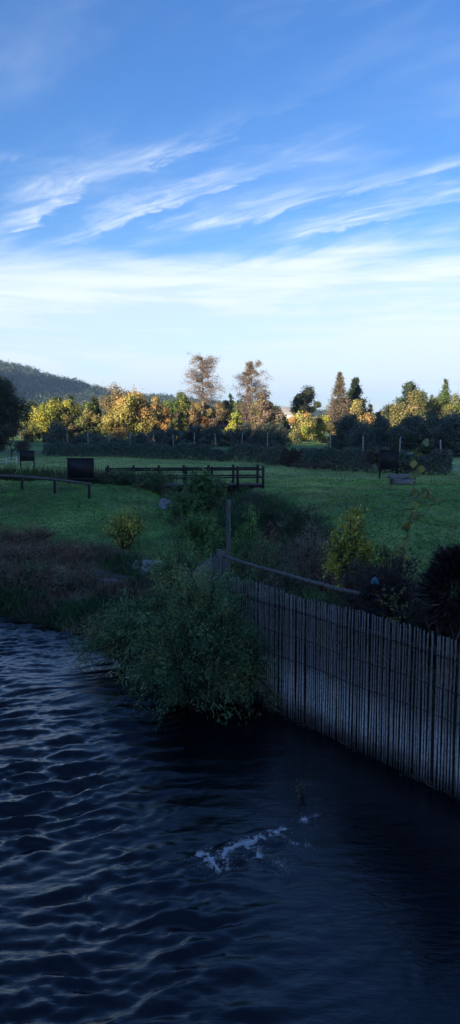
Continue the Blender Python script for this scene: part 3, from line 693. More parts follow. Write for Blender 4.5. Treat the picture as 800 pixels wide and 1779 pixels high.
# ------------------------------------------------------------------ footbridge
def footbridge():
    L, Wd, rz = 8.3, 1.75, R(7); cx, cy = X(322, 41.2), 41.2; dz = 1.72
    e = empty('footbridge', (cx, cy, dz), 'dark wooden footbridge with rail fences over the overgrown stream', 'bridge', None, rz)
    n = 46; pw = L / n; pl = MB(); pl.box(0, 0, 0, pw * .93, Wd, .06); pme_ = None
    for i in range(n):
        o = pl.build('plank', DARKWOOD, e) if pme_ is None else link('plank', pme_, None, e)
        pme_ = o.data; o.location = (-L / 2 + (i + .5) * pw, 0, rng.normal() * .003)
    for s in (-1, 1):
        m = MB(); m.box(0, s * (Wd / 2 - .25), -.18, L, .16, .28); m.build('beam', DARKWOOD, e)
        for i in range(7):
            x_ = -L / 2 + .08 + i * (L - .16) / 6
            m = MB(); m.box(x_, s * (Wd / 2 + .065), .35, .12, .12, 1.3); o = m.build('post', DARKWOOD, e)
            m = MB(); m.box(x_, s * (Wd / 2 + .065), 1.015, .14, .14, .03); m.build('post_cap', DARKWOOD, o)
        for z_, t_ in ((.86, .09), (.45, .08)):
            m = MB(); m.box(0, s * (Wd / 2 - .02), z_, L, .05, t_); m.build('rail', DARKWOOD, e)
    for s in (-1, 1):
        m = MB(); m.box(s * (L / 2 - .3), 0, -.6, .5, Wd * .9, 1.0); m.build('abutment', STONE, e)
footbridge()

# low rail on the mound
def low_rail():
    pts = [(-2, 850), (6, 851), (47, 857), (100, 861), (156, 866)]
    pos = []
    for px, py in pts:
        best = min(np.arange(28, 48, .05), key=lambda Y_: abs(Z(py, Y_) - h1(X(px, Y_), Y_))); pos.append((X(px, best), best))
    a, b = np.array(pos[0]), np.array(pos[-1]); d = (b - a) / np.linalg.norm(b - a)
    e = empty('low_rail_fence', (*b, h1(*b)), 'low dark single-rail barrier along the top of the grass mound', 'fence')
    P0 = np.array([*b, h1(*b)])
    tops = []
    n = 8
    for i in range(n):
        q = b - d * i * 1.95; z_ = h1(*q); m = MB(); m.box(*(np.array([*q, z_ + .17]) - P0), .10, .10, .86, .5)
        m.build('post', DARKWOOD, e); tops.append(np.array([*q, z_ + .60]) - P0)
    tops[0] += np.array([*d, 0]) * .06
    for i in range(n - 1):
        m = MB(); m.tube([tops[i] + (0, 0, .045), tops[i + 1] + (0, 0, .045)], .055, 8); m.build('rail', GREYWOOD, e, True)
    return pos
RAILPOS = low_rail()

# sign boards
def signboard(px0, px1, top, bot, foot, Y_, label, rz=0.0):
    w_ = (px1 - px0) / FPX * Y_; x_ = X((px0 + px1) / 2, Y_); zb = h1(x_, Y_)
    e = empty('sign_board', (x_, Y_, zb), label, 'sign', 'dark sign boards', rz)
    zt, zl = Z(top, Y_) - zb, Z(bot, Y_) - zb
    m = MB(); m.box(0, -.06, (zt + zl) / 2, w_ - .06, .03, zt - zl - .06); m.build('panel', BOARD, e)
    m = MB()
    for z_ in (zt, zl): m.box(0, -.06, z_, w_, .05, .06)
    for s in (-1, 1): m.box(s * (w_ / 2 - .028), -.06, (zt + zl) / 2, .055, .046, zt - zl - .062)
    m.build('frame', DARKWOOD, e)
    for s in (-1, 1):
        m = MB(); m.box(s * (w_ / 2 - .04), 0, zt / 2 - .1, .08, .07, zt + .25); m.build('leg', DARKWOOD, e)
signboard(119, 166, 797, 832, 854, 38.2, 'largest dark sign board, standing on the grass mound', R(-6))
signboard(38, 63, 784, 801, 806, 60, 'small distant dark sign board beside the white railing', R(4))
signboard(657, 690, 783, 815, 830, 47.5, 'dark sign board beside the log bench', R(5))

# log bench
def log_bench():
    Y_ = 43.0; x_ = X(697, Y_); zb = h1(x_, Y_)
    e = empty('log_bench', (x_, Y_, zb), 'bench of thick grey stacked logs on the lawn', 'bench', None, R(6))
    for (y_, z_, r_, l_, tl, xo) in ((-.22, .16, .19, 1.15, 0, .04), (.2, .17, .18, 1.2, 0, -.02), (-.12, .43, .15, 1.42, .02, .02), (.16, .46, .14, 1.38, -.03, -.04)):
        m = MB(); xs_ = np.linspace(-l_ / 2, l_ / 2, 9)
        m.tube(np.c_[xs_ + xo, y_ + .012 * rng.normal(size=9), z_ + tl * xs_ + .012 * rng.normal(size=9)], r_ * (1 + .04 * rng.normal(size=9)), 12)
        m.build('log', LOGWOOD, e, False)
log_bench()

# white railing far left
def white_railing():
    Y_ = 64.; e = empty('white_railing', (X(14, Y_), Y_, h1(X(14, Y_), Y_)), 'low white railing at the far left beside small sign board', 'railing')
    xs_ = np.linspace(-2.6, .85, 9); z_ = .5 + .12 * np.clip(xs_, -1, 1)
    m = MB(); m.tube(np.c_[xs_, .15 * xs_ ** 2 * .3, z_], .035, 6); m.build('rail', WHITE, e, True)
    m = MB(); m.tube(np.c_[xs_, .15 * xs_ ** 2 * .3, z_ - .28], .03, 6); m.build('rail', WHITE, e, True)
    for i in (0, 2, 4, 6, 8):
        m = MB(); m.tube([(xs_[i], .045 * xs_[i] ** 2 + .04, -.1), (xs_[i], .045 * xs_[i] ** 2 + .04, z_[i] + .05)], .04, 6); m.build('post', WHITE, e)
white_railing()

# ------------------------------------------------------------------ rocks
def rock_mesh(name, seed, sub=2):
    import bmesh
    bm = bmesh.new(); bmesh.ops.create_icosphere(bm, subdivisions=sub, radius=1)
    r_ = np.random.default_rng(seed); pl = unit(r_.normal(size=(9, 3))); ds = r_.uniform(.55, .9, 9)
    for v in bm.verts:
        p = np.array(v.co); 
        for n_, d_ in zip(pl, ds):
            q = p @ n_
            if q > d_: p = p - n_ * (q - d_)
        v.co = Vector(p * (1 + .06 * r_.normal()))
    me = bpy.data.meshes.new(name); bm.to_mesh(me); bm.free(); me.materials.append(STONE)
    return me
ROCKS = [rock_mesh('rock', 200 + i, 2) for i in range(6)]
def ground_at(px, py, y0, y1):
    ys_ = np.arange(y0, y1, .05); x_ = X(px, ys_); Y_ = ys_[np.argmin(np.abs(Z(py, ys_) - height(x_, ys_)))]
    return X(px, Y_), Y_
Y_ = 33.5; x_ = X(288, Y_)
o = link('boulder', rock_mesh('boulder', 333, 3), STONE); o.location = (x_, Y_, Z(878, Y_)); o.scale = (.36, .32, .30); o.rotation_euler = (.2, .3, .8)
tag(o, 'pale grey boulder on the stream edge below the footbridge', 'boulder')
bx_, by_ = ground_at(268, 992, 17, 30)
e = empty('stone_pile', (bx_, by_, h1(bx_, by_)), 'heap of small grey stones beside the willow shrub', 'stones')
zb = h1(bx_, by_)
for i in range(90):
    q = rng.normal(size=2) * (.42, .45); s_ = rng.uniform(.05, .13); o = link('stone', ROCKS[i % 6], None, e)
    o.location = (q[0], q[1], height(np.array([bx_ + q[0]]), np.array([by_ + q[1]]))[0] - zb + .30 * math.exp(-(q @ q) / .25) * rng.random() + .02)
    o.scale = (s_ * rng.uniform(.8, 1.3), s_, s_ * .8); o.rotation_euler = tuple(rng.uniform(0, 6, 3))
e = empty('scattered_stones', (X(185, 22), 22, h1(X(185, 22), 22)), 'loose pale stones strewn near the fallen timber', 'stones')
for i in range(26):
    q = rng.normal(size=2) * (.55, .5); s_ = rng.uniform(.03, .08); o = link('stone', ROCKS[i % 6], None, e)
    o.location = (q[0], q[1], h1(X(185, 22) + q[0], 22 + q[1]) - h1(X(185, 22), 22) + .02); o.scale = (s_ * 1.3, s_, s_ * .7); o.rotation_euler = tuple(rng.uniform(0, 6, 3))
# fallen timber
x_, y_ = ground_at(196, 1006, 17, 26); z_ = h1(x_, y_)
m = MB(); m.box(0, 0, .10, 1.25, .24, .05, 0); o = m.build('fallen_plank', GREYWOOD); o.location = (x_, y_, z_); o.rotation_euler = (.15, .12, R(-25))
tag(o, 'broad grey plank lying on the left bank', 'plank')
m = MB(); xs_ = np.linspace(-.4, .4, 7); m.tube(np.c_[xs_, .02 * rng.normal(size=7), .1 + .01 * rng.normal(size=7)], .085 + .006 * rng.normal(size=7), 9); o = m.build('fallen_log', LOGWOOD)
x_, y_ = ground_at(180, 1018, 17, 26); o.location = (x_, y_, h1(x_, y_)); o.rotation_euler = (0, 0, R(-20))
tag(o, 'short pale log lying below the grey plank', 'log')

# ------------------------------------------------------------------ reed fence
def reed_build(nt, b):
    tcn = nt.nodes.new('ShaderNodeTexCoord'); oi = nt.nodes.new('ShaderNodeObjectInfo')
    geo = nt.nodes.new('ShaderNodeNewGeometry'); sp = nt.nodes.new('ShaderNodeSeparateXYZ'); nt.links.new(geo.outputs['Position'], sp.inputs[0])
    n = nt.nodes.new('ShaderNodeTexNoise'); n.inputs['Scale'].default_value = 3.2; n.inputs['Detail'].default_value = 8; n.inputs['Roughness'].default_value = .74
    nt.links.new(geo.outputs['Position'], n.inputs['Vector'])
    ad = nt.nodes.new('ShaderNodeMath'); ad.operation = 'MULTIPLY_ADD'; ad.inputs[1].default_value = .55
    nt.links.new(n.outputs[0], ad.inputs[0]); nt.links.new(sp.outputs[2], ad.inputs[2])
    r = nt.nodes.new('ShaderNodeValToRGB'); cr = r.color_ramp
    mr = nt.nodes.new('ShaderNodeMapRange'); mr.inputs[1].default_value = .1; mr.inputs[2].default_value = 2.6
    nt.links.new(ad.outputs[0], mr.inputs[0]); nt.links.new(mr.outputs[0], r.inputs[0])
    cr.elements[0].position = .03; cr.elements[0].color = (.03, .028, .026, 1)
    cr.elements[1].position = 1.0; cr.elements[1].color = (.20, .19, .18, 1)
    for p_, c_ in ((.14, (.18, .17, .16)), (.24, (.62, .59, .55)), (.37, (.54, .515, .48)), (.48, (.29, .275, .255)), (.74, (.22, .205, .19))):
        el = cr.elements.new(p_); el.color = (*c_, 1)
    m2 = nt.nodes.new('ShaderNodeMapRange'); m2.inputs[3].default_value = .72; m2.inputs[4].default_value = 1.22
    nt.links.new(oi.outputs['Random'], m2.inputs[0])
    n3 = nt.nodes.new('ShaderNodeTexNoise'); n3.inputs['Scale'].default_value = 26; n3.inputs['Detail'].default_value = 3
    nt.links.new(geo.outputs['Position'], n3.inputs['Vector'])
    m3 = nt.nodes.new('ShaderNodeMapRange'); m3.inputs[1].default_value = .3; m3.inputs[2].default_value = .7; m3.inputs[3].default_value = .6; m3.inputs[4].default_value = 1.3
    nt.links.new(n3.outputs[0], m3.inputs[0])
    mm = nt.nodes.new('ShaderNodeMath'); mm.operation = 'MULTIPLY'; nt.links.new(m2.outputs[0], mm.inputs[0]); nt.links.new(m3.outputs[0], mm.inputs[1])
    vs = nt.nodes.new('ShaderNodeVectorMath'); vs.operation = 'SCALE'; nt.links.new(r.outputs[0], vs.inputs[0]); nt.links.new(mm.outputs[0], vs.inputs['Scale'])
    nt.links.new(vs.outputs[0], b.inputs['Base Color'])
REED = material('weathered_reed', (.25, .23, .2), .7, reed_build, .3)
def cane_meshes():
    out_ = []
    for i in range(8):
        m = MB(); zs = np.array([-.35, .2, .75, 1.3, 1.8, 2.14]); zs[-1] += rng.uniform(-.018, .018)
        m.tube(np.c_[.003 * rng.normal(size=6), .004 * rng.normal(size=6), zs], np.array([1, 1, .97, .95, .9, .8]) * rng.uniform(.0112, .0130), 6)
        out_.append(raw_mesh('cane', np.concatenate(m.v), [np.concatenate(m.q), np.concatenate(m.t)], None, True)); out_[-1].materials.append(REED)
    return out_
CANES = cane_meshes()
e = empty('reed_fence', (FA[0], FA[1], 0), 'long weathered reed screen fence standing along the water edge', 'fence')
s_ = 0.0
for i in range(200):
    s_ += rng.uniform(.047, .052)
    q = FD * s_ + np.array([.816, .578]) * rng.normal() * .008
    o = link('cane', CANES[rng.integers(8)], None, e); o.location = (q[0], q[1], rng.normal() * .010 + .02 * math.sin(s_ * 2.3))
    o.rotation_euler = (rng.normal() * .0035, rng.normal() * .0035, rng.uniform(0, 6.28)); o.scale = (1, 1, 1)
FL = s_
nb = np.array([.816, .578])
for z_ in (1.86, 1.42, 1.02):
    tt = np.linspace(0, FL, 60); m = MB()
    m.tube(np.c_[FD[0] * tt - nb[0] * .018, FD[1] * tt - nb[1] * .018, z_ + .012 * np.sin(tt * 3 + z_)], .007, 4); m.build('wire', WIRE, e)
for t_ in np.arange(.35, FL, 1.35):
    m = MB(); q = FD * t_ + nb * .07; m.tube([(q[0], q[1], -.6), (q[0], q[1], 2.02)], .045, 7); m.build('post', DARKWOOD, e)
m = MB(); q0, q1 = FD * .1 + nb * .05, FD * FL + nb * .05; m.box(*(np.r_[(q0 + q1) / 2, 1.86]), FL, .05, .07, math.atan2(FD[1], FD[0])); m.build('rail', DARKWOOD, e)
# litter caught at the foot of the reeds
nl = 700; tl = rng.uniform(0, FL, nl); off = -.02 - .05 * rng.random(nl) ** 2
pl_ = np.c_[FA[0] + FD[0] * tl + nb[0] * off, FA[1] + FD[1] * tl + nb[1] * off, rng.uniform(-.02, .05, nl)]
kp = fbm(tl / .5, tl * 0, 150, 3) > -.08; pl_ = pl_[kp]; nl = len(pl_)
m = MB(); m.leaves(pl_, unit(np.c_[rng.normal(size=(nl, 2)) - nb * .5, rng.uniform(.1, 1.2, nl)]), rng.uniform(.05, .2, nl), .010, np.array([.16, .13, .09]) * rng.uniform(.3, 1.5, (nl, 1)))
tag(m.build('waterline_litter', LEAF), 'dead stalks and litter caught along the foot of the reed fence', 'litter', kind='stuff')
# the short return behind the willow
A2, B2 = np.array([-.17, 15.5]), np.array([-.75, 13.9]); d2 = (B2 - A2) / np.linalg.norm(B2 - A2); L2 = np.linalg.norm(B2 - A2)
e = empty('reed_fence', (*A2, 0), 'short sagging reed fence return behind the willow shrub', 'fence')
s_ = 0
while s_ < L2:
    s_ += rng.uniform(.026, .042); q = d2 * s_ + rng.normal(size=2) * .006
    o = link('cane', CANES[rng.integers(8)], None, e); o.location = (q[0], q[1], .22 - .12 * s_ + rng.normal() * .03); o.rotation_euler = (rng.normal() * .03, rng.normal() * .03, 0)
m = MB(); m.tube([(0.03, 0, 2.22), (d2[0] * L2 + .03, d2[1] * L2, 1.95)], .022, 6); m.build('rail', GREYWOOD, e)
m = MB(); m.tube([(-.05, .1, 0.2), (-.05, .1, 2.38)], .05, 7); m.build('post', GREYWOOD, e)
# old pole rail behind the fence, and the tall post
P0, P1 = np.array([-.17, 15.4, 2.30]), np.array([2.05, 11.95, 2.26])
e = empty('pole_rail', tuple(P0 * (1, 1, 0) + (0, 0, h1(P0[0], P0[1]))), 'single pale pole rail sloping behind the reed fence', 'rail')
o0 = np.array([P0[0], P0[1], h1(P0[0], P0[1])]); tt = np.linspace(0, 1, 10)[:, None]
m = MB(); m.tube(P0 + (P1 - P0) * tt - o0 + rng.normal(size=(10, 3)) * .008 + np.c_[0 * tt, 0 * tt, -.025 * np.sin(np.pi * tt)], np.linspace(.030, .037, 10), 8); m.build('rail', GREYWOOD, e, True)
for t_ in (.02,):
    q = P0 + (P1 - P0) * t_ - o0; g = h1(q[0] + o0[0], q[1] + o0[1]) - o0[2]
    m = MB(); m.tube([(q[0], q[1] + .06, g - .2), (q[0], q[1] + .06, q[2] + .08)], .045, 7); m.build('post', GREYWOOD, e)
Y_ = 16.6; x_ = X(397, Y_)
m = MB(); zt = Z(869, Y_); zb = h1(x_, Y_); m.tube([(0, 0, -.4), (.01, 0, .8), (0, .01, zt - zb - .02), (0, 0, zt - zb)], [.05, .048, .045, .036], 7)
o = m.build('tall_post', GREYWOOD); o.location = (x_, Y_, zb); tag(o, 'tall weathered wooden post rising from the stream bushes', 'post')

# ------------------------------------------------------------------ shrubs and weeds
def shrub(name, label, x_, y_, r, ztop, cols, n, leaf=.07, aspect=.3, stems=26, cat='shrub', group=None, ry=None, zb=None, weep=.0, inner=.15, spread=1.0, lean=(0, 0), brown=None, pw=.55):
    ry = ry or r; zb = h1(x_, y_) if zb is None else zb; H = ztop - zb
    e = empty(name, (x_, y_, zb), label, cat, group)
    st, m = MB(), MB(); per = max(6, int(n / stems))
    for i in range(stems):
        a = rng.uniform(0, 6.283); f = rng.random() ** pw
        end = np.array([math.cos(a) * r * f * spread + lean[0], math.sin(a) * ry * f * spread + lean[1], H * (1 - .55 * f ** 2.2) * rng.uniform(.7, 1.08)])
        if weep: end[2] -= weep * H * f ** 2
        st0 = np.array([math.cos(a) * r * inner * f, math.sin(a) * ry * inner * f, -.05])
        ctrl = st0 * .3 + end * .7; ctrl[2] = max(end[2] * 1.02, H * .55)
        t_ = np.linspace(0, 1, 7)[:, None]
        cv = (1 - t_) ** 2 * st0 + 2 * t_ * (1 - t_) * ctrl * (.65, .65, 1) + t_ ** 2 * end
        st.tube(cv, np.linspace(.012 + .006 * H, .003, 7), 4)
        ncl = 9; uc = rng.uniform(.06, 1.0, ncl) ** .75; ci_ = rng.integers(ncl, size=per); u_ = np.clip(uc[ci_] + .035 * rng.normal(size=per), 0, 1); seg = u_ * 6; i0 = np.minimum(seg.astype(int), 5); fr_ = (seg - i0)[:, None]
        p = cv[i0] * (1 - fr_) + cv[i0 + 1] * fr_; tg = unit(cv[i0 + 1] - cv[i0])
        p = p + (rng.normal(size=(ncl, 3)) * .11 * min(r, 1.2))[ci_] * (.4 + u_[:, None]) + rng.normal(size=(per, 3)) * (.055 * min(r, 1.2))
        ok = p[:, 2] + zb > .05; p, tg = p[ok], tg[ok]; per_ = per; per = len(p)
        D_ = unit(tg * .6 + rng.normal(size=(per, 3)) * .75 + (0, 0, -.25))
        c0 = 2.5 * np.asarray(cols[rng.integers(len(cols))]) * rng.uniform(.75, 1.25)
        m.leaves(p, D_, leaf * rng.uniform(.6, 1.35, per), leaf * aspect * rng.uniform(.7, 1.3, per), c0 * rng.uniform(.6, 1.45, (per, 1)), nrm=rng.normal(size=(per, 3)) + (0, -.2, .9)); per = per_
    tag(st.build('stems', BARK, e), kind='stuff'); m.build('foliage', LEAF, e)
    return e
WIL = [(.055, .10, .04), (.042, .082, .036), (.07, .12, .045), (.10, .15, .065), (.034, .066, .03), (.12, .13, .05)]
shrub('willow_shrub', 'large grey-green willow shrub overhanging the dark river', -.50, 13.25, 1.62, 2.3, WIL, 40000, .085, .2, 150, ry=1.25, weep=.42, inner=.25, zb=.0, pw=.55)
shrub('willow_shrub', 'lower leafy willow spreading along the left water edge', -1.95, 15.6, 1.35, 1.3, WIL, 18000, .078, .2, 110, ry=.9, weep=.45, zb=.05)
shrub('willow_shrub', 'willow sprigs pushing through the reed fence top', .02, 14.2, .7, 2.2, WIL, 8000, .08, .2, 60, ry=.45, zb=.6)
shrub('willow_shrub', 'leafy willow growth rising around the foot of the tall post', -1.0, 15.5, .75, 2.6, WIL, 9000, .08, .22, 70, ry=.6, zb=.3)
G1 = [(.045, .085, .03), (.06, .10, .035), (.04, .075, .03)]
G2 = [(.06, .12, .035), (.075, .14, .04), (.05, .10, .03)]
DK = [(.02, .034, .018), (.028, .042, .02)]
RB = [(.05, .03, .026), (.065, .036, .03)]
DRY = [(.12, .075, .055), (.10, .06, .045), (.14, .10, .075)]
GRY = [(.13, .115, .085), (.10, .095, .07), (.075, .085, .05)]
RED = [(.12, .065, .042), (.085, .05, .034), (.15, .09, .055), (.16, .13, .085)]
shrub('leafy_shrub', 'broad dark leafy shrub growing up in front of the footbridge', X(350, 33), 33, 1.25, Z(818, 33), G1, 7500, .12, .5, 60, ry=.9)
shrub('leafy_shrub', 'leafy shrub left half before the footbridge beside the boulder', X(322, 31.5), 31.5, .8, Z(862, 31.5), G1, 3500, .12, .5, 40)
shrub('dry_weeds', 'straggly weeds hiding the left foot of the footbridge', X(212, 38.6), 38.6, 1.0, 2.65, GRY[2:] + G1 + DK, 4000, .12, .2, 40, cat='weeds')
shrub('dry_weeds', 'straggly weeds before the footbridge right of its left foot', X(268, 38.0), 38.0, 1.1, 2.6, GRY[2:] + G1 + DK, 4000, .12, .2, 40, cat='weeds')
shrub('green_bush', 'bright green bush left of the tall post', X(345, 25), 25, .95, Z(893, 25), G2, 6500, .10, .35, 60)
shrub('green_bush', 'green weeds lower left of the tall post above the willow', X(322, 20.5), 20.5, .9, Z(938, 20.5), G2, 6500, .10, .3, 60)
shrub('green_bush', 'green weed bush just right of the tall post', X(432, 24.5), 24.5, .75, Z(886, 24.5), G2, 4500, .09, .35, 46)
shrub('green_bush', 'green weeds behind the pole rail corner', X(425, 18.5), 18.5, .6, Z(940, 18.5), G1, 3500, .09, .3, 40)
shrub('dark_bush', 'small dark bush at the lawn edge nearer the footbridge', X(470, 30), 30, .55, Z(868, 30), DK, 3000, .08, .5, 40)
shrub('dark_bush', 'dark round bush between dry weeds and lawn', X(524, 27), 27, .8, Z(886, 27), DK, 4500, .08, .5, 46)
shrub('dry_weeds', 'reddish brown dry weeds in the stream bed', X(472, 22.5), 22.5, .85, Z(922, 22.5), DRY, 6500, .09, .12, 90, cat='weeds')
shrub('dry_weeds', 'grey dry grass clump right of the brown weeds', X(545, 21.5), 21.5, .95, Z(915, 21.5), GRY, 6500, .11, .10, 90, cat='weeds')
shrub('dry_weeds', 'dull olive weeds between pole rail and yellow shrub', X(585, 17.5), 17.5, .8, Z(960, 17.5), GRY[1:] + DK, 5000, .09, .14, 70, cat='weeds')
shrub('dry_weeds', 'dim weeds just behind the reed fence top', X(500, 15.6), 15.6, .75, Z(985, 15.6), GRY[1:] + DK, 4500, .09, .12, 70, cat='weeds')
shrub('dry_weeds', 'reddish brown tangle behind the middle of the pole rail', X(545, 16.6), 16.6, .7, Z(955, 16.6), DRY + RB, 4000, .08, .2, 70, cat='weeds')
shrub('green_bush', 'dim green tangle behind the left half of the pole rail', X(468, 17.0), 17.0, .7, Z(948, 17.0), G1 + DK, 4000, .09, .3, 60)
shrub('bramble_bush', 'dark reddish bramble where the pole rail ends', X(632, 13.6), 13.6, .5, Z(975, 13.6), RB + DK, 4500, .055, .4, 70)
YS = [(.20, .19, .035), (.14, .16, .035), (.085, .11, .03), (.26, .225, .04)]
shrub('yellow_shrub', 'yellow-green leafy shrub on the left bank above the stones', X(217, 25.5), 25.5, .85, Z(890, 25.5), YS, 2600, .08, .6, 60, lean=(0, 0))
shrub('yellow_shrub', 'yellow-green leafy shrub behind the dark bramble', X(610, 15.2), 15.2, .58, Z(892, 15.2), YS, 3800, .085, .55, 56)
shrub('yellow_shrub', 'low yellow-green leafy growth beside the foot of the climbing sapling', X(672, 14.6), 14.6, .42, Z(945, 14.6), YS + G2, 1800, .08, .55, 34)
shrub('bramble_bush', 'dark purple-brown bramble behind the reed fence', X(682, 12.3), 12.3, .72, Z(958, 12.3), [(.028, .02, .022), (.035, .024, .024), (.02, .018, .02)], 10000, .05, .4, 120, ry=.6)
shrub('bramble_bush', 'dark low bramble between the yellow sapling and spiky bush', X(745, 11.3), 11.3, .5, Z(1045, 11.3), [(.025, .022, .02), (.03, .032, .022)], 5000, .05, .4, 60)
# spiky dark bush at the right edge
def spiky(name, label, x_, y_, r, z0, z1, n):
    zb = h1(x_, y_); e = empty(name, (x_, y_, zb), label, 'shrub'); m, st = MB(), MB()
    for i in range(12): limb(st, (rng.normal() * .05, rng.normal() * .05, -.1), (rng.normal() * r * .5, rng.normal() * r * .5, (z0 + (z1 - z0) * rng.uniform(.1, .5)) - zb), .02, .01, .1, 5)
    d = unit(rng.normal(size=(n, 3)) + (0, -.2, .35)); cen = np.array([0, 0, (z0 + z1) / 2 - zb])
    lump = 1 + .9 * vnoise(d[:, 0] * 2.2 + 5 + d[:, 1], d[:, 2] * 2.2 + 7, 170)[:, None]; p = cen + d * rng.uniform(.4, .85, (n, 1)) * lump * (r, r, (z1 - z0) / 2)
    D_ = unit(d + .35 * rng.normal(size=(n, 3)) + (0, 0, .35))
    pale = rng.random((n, 1)) < .10
    cc = np.where(pale, np.array([.16, .12, .11]), np.array([.028, .02, .022])) * rng.uniform(.5, 1.5, (n, 1))
    m.leaves(p, D_, rng.uniform(.10, .24, n), rng.uniform(.008, .018, n), cc)
    m.build('foliage', LEAF, e); tag(st.build('stems', BARK, e), kind='stuff')
spiky('spiky_bush', 'tall dark spiky bush cut off by the right edge', X(800, 10.6), 10.6, .50, 2.0, Z(925, 10.6), 9000)
spiky('spiky_bush', 'lower dark spiky growth at the right end behind the fence', X(795, 11.2), 11.2, .5, 1.35, 2.5, 5000)
# reddish dead weeds over the left bank
REDS = [(62, 938, 26.5, .9, 914, 'reddish dead weed bush highest on the left bank'), (20, 945, 26, .9, 922, 'reddish dead weeds at the left edge by the lawn'),
        (35, 985, 23.5, 1.0, 948, 'dead brown weeds at the left edge mid bank'), (95, 985, 23.5, 1.0, 945, 'dead reddish weeds in the middle of the left bank'),
        (140, 990, 23, .85, 955, 'dead reddish weeds left of the fallen timber'), (20, 1025, 21.2, .8, 985, 'grey-brown weeds low on the bank at the left edge'),
        (80, 1025, 21, .9, 985, 'grey-brown weeds low on the bank below the reddish ones'), (130, 1030, 20.4, .8, 995, 'grey-brown weeds nearest the willow on the left bank')]
for i, (px, Y_, r, top, lab) in enumerate([(150, 21.0, .5, 1000, 'low green weed clump among dead weeds near the plank'), (55, 21.6, .55, 985, 'green weed clump in the dead growth of the left bank'),
        (112, 25.0, .5, 945, 'small green weed clump at the upper edge of the dead growth'), (20, 20.6, .5, 1035, 'green weed clump by the water at the left edge')]):
    shrub('green_weeds', lab, X(px, Y_), Y_, r, Z(top, Y_), [(.045, .075, .03), (.06, .09, .04)], 1500, .09, .3, 28, cat='weeds', group='green weeds on the left bank')
for i, (px, py, Y_, r, top, lab) in enumerate(REDS):
    shrub('dead_weeds', lab, X(px, Y_), Y_, r, Z(top, Y_), RED if i < 5 else RED + GRY[1:] + DK, 3000, .09, .13, 60, cat='weeds', group='dead weeds on the left bank')
shrub('water_weed', 'dark leafy tuft standing in the water by the left bank', X(55, 19.2), 19.2, .35, Z(1060, 19.2), DK + GRY[2:], 1200, .07, .2, 24, cat='weeds', zb=-.05)
# undergrowth that fills banks and stream bed
def undergrowth(name, label, x, y, hgt, cols):
    n = len(x); nc = len(cols); cc = 1.9 * np.array(cols)[np.clip(((fbm(x / 1.1, y / 1.1, 121, 3) * 1.1 + .5 + .12 * rng.normal(size=n)) * nc).astype(int), 0, nc - 1)] * (1 + .8 * fbm(x / .8, y / .8, 120, 3))[:, None]
    grass(name, label, x, y, hgt, cc, .022, 3, .06, .7)
x, y = area(42000, -9, .2, 14, 30); d, s = pdist(x, y, SHORE); d = d * s; gd, _ = pdist(x, y, STREAM)
k_ = (d > -.12) & (d < 5.6 + 1.8 * fbm(x / 2, y / 2, 130)) & (x > -y * .34 - 1); x, y = x[k_], y[k_]
undergrowth('bank_undergrowth', 'dull dead grass and litter covering the left river bank', x, y, rng.uniform(.12, .4, len(x)), RED + GRY + G1)
x, y = area(48000, -5, 7, 14.2, 45); d, s = pdist(x, y, SHORE); d = d * s; gd, _ = pdist(x, y, STREAM)
k_ = (d > .5) & (gd < 2.6 + .9 * fbm(x / 1.2, y / 1.2, 131)) & (x > -3.2); x, y = x[k_], y[k_]
undergrowth('stream_undergrowth', 'tangled weeds filling the stream bed under the footbridge', x, y, rng.uniform(.15, .5, len(x)), G1 + G2 + DK + GRY[1:])
x, y = area(16000, .2, 6, 7.5, 18); d, s = pdist(x, y, SHORE); d = d * s; k_ = (d > .4) & (d < 3.2); x, y = x[k_], y[k_]
undergrowth('fence_undergrowth', 'dark weeds on the ground right behind the reed fence', x, y, rng.uniform(.12, .35, len(x)), DK + GRY[1:] + [(.03, .025, .022)])
x, y = area(2600, .1, 4, 8.5, 14); d, s = pdist(x, y, SHORE); d = d * s; k_ = (d > .25) & (d < .5)

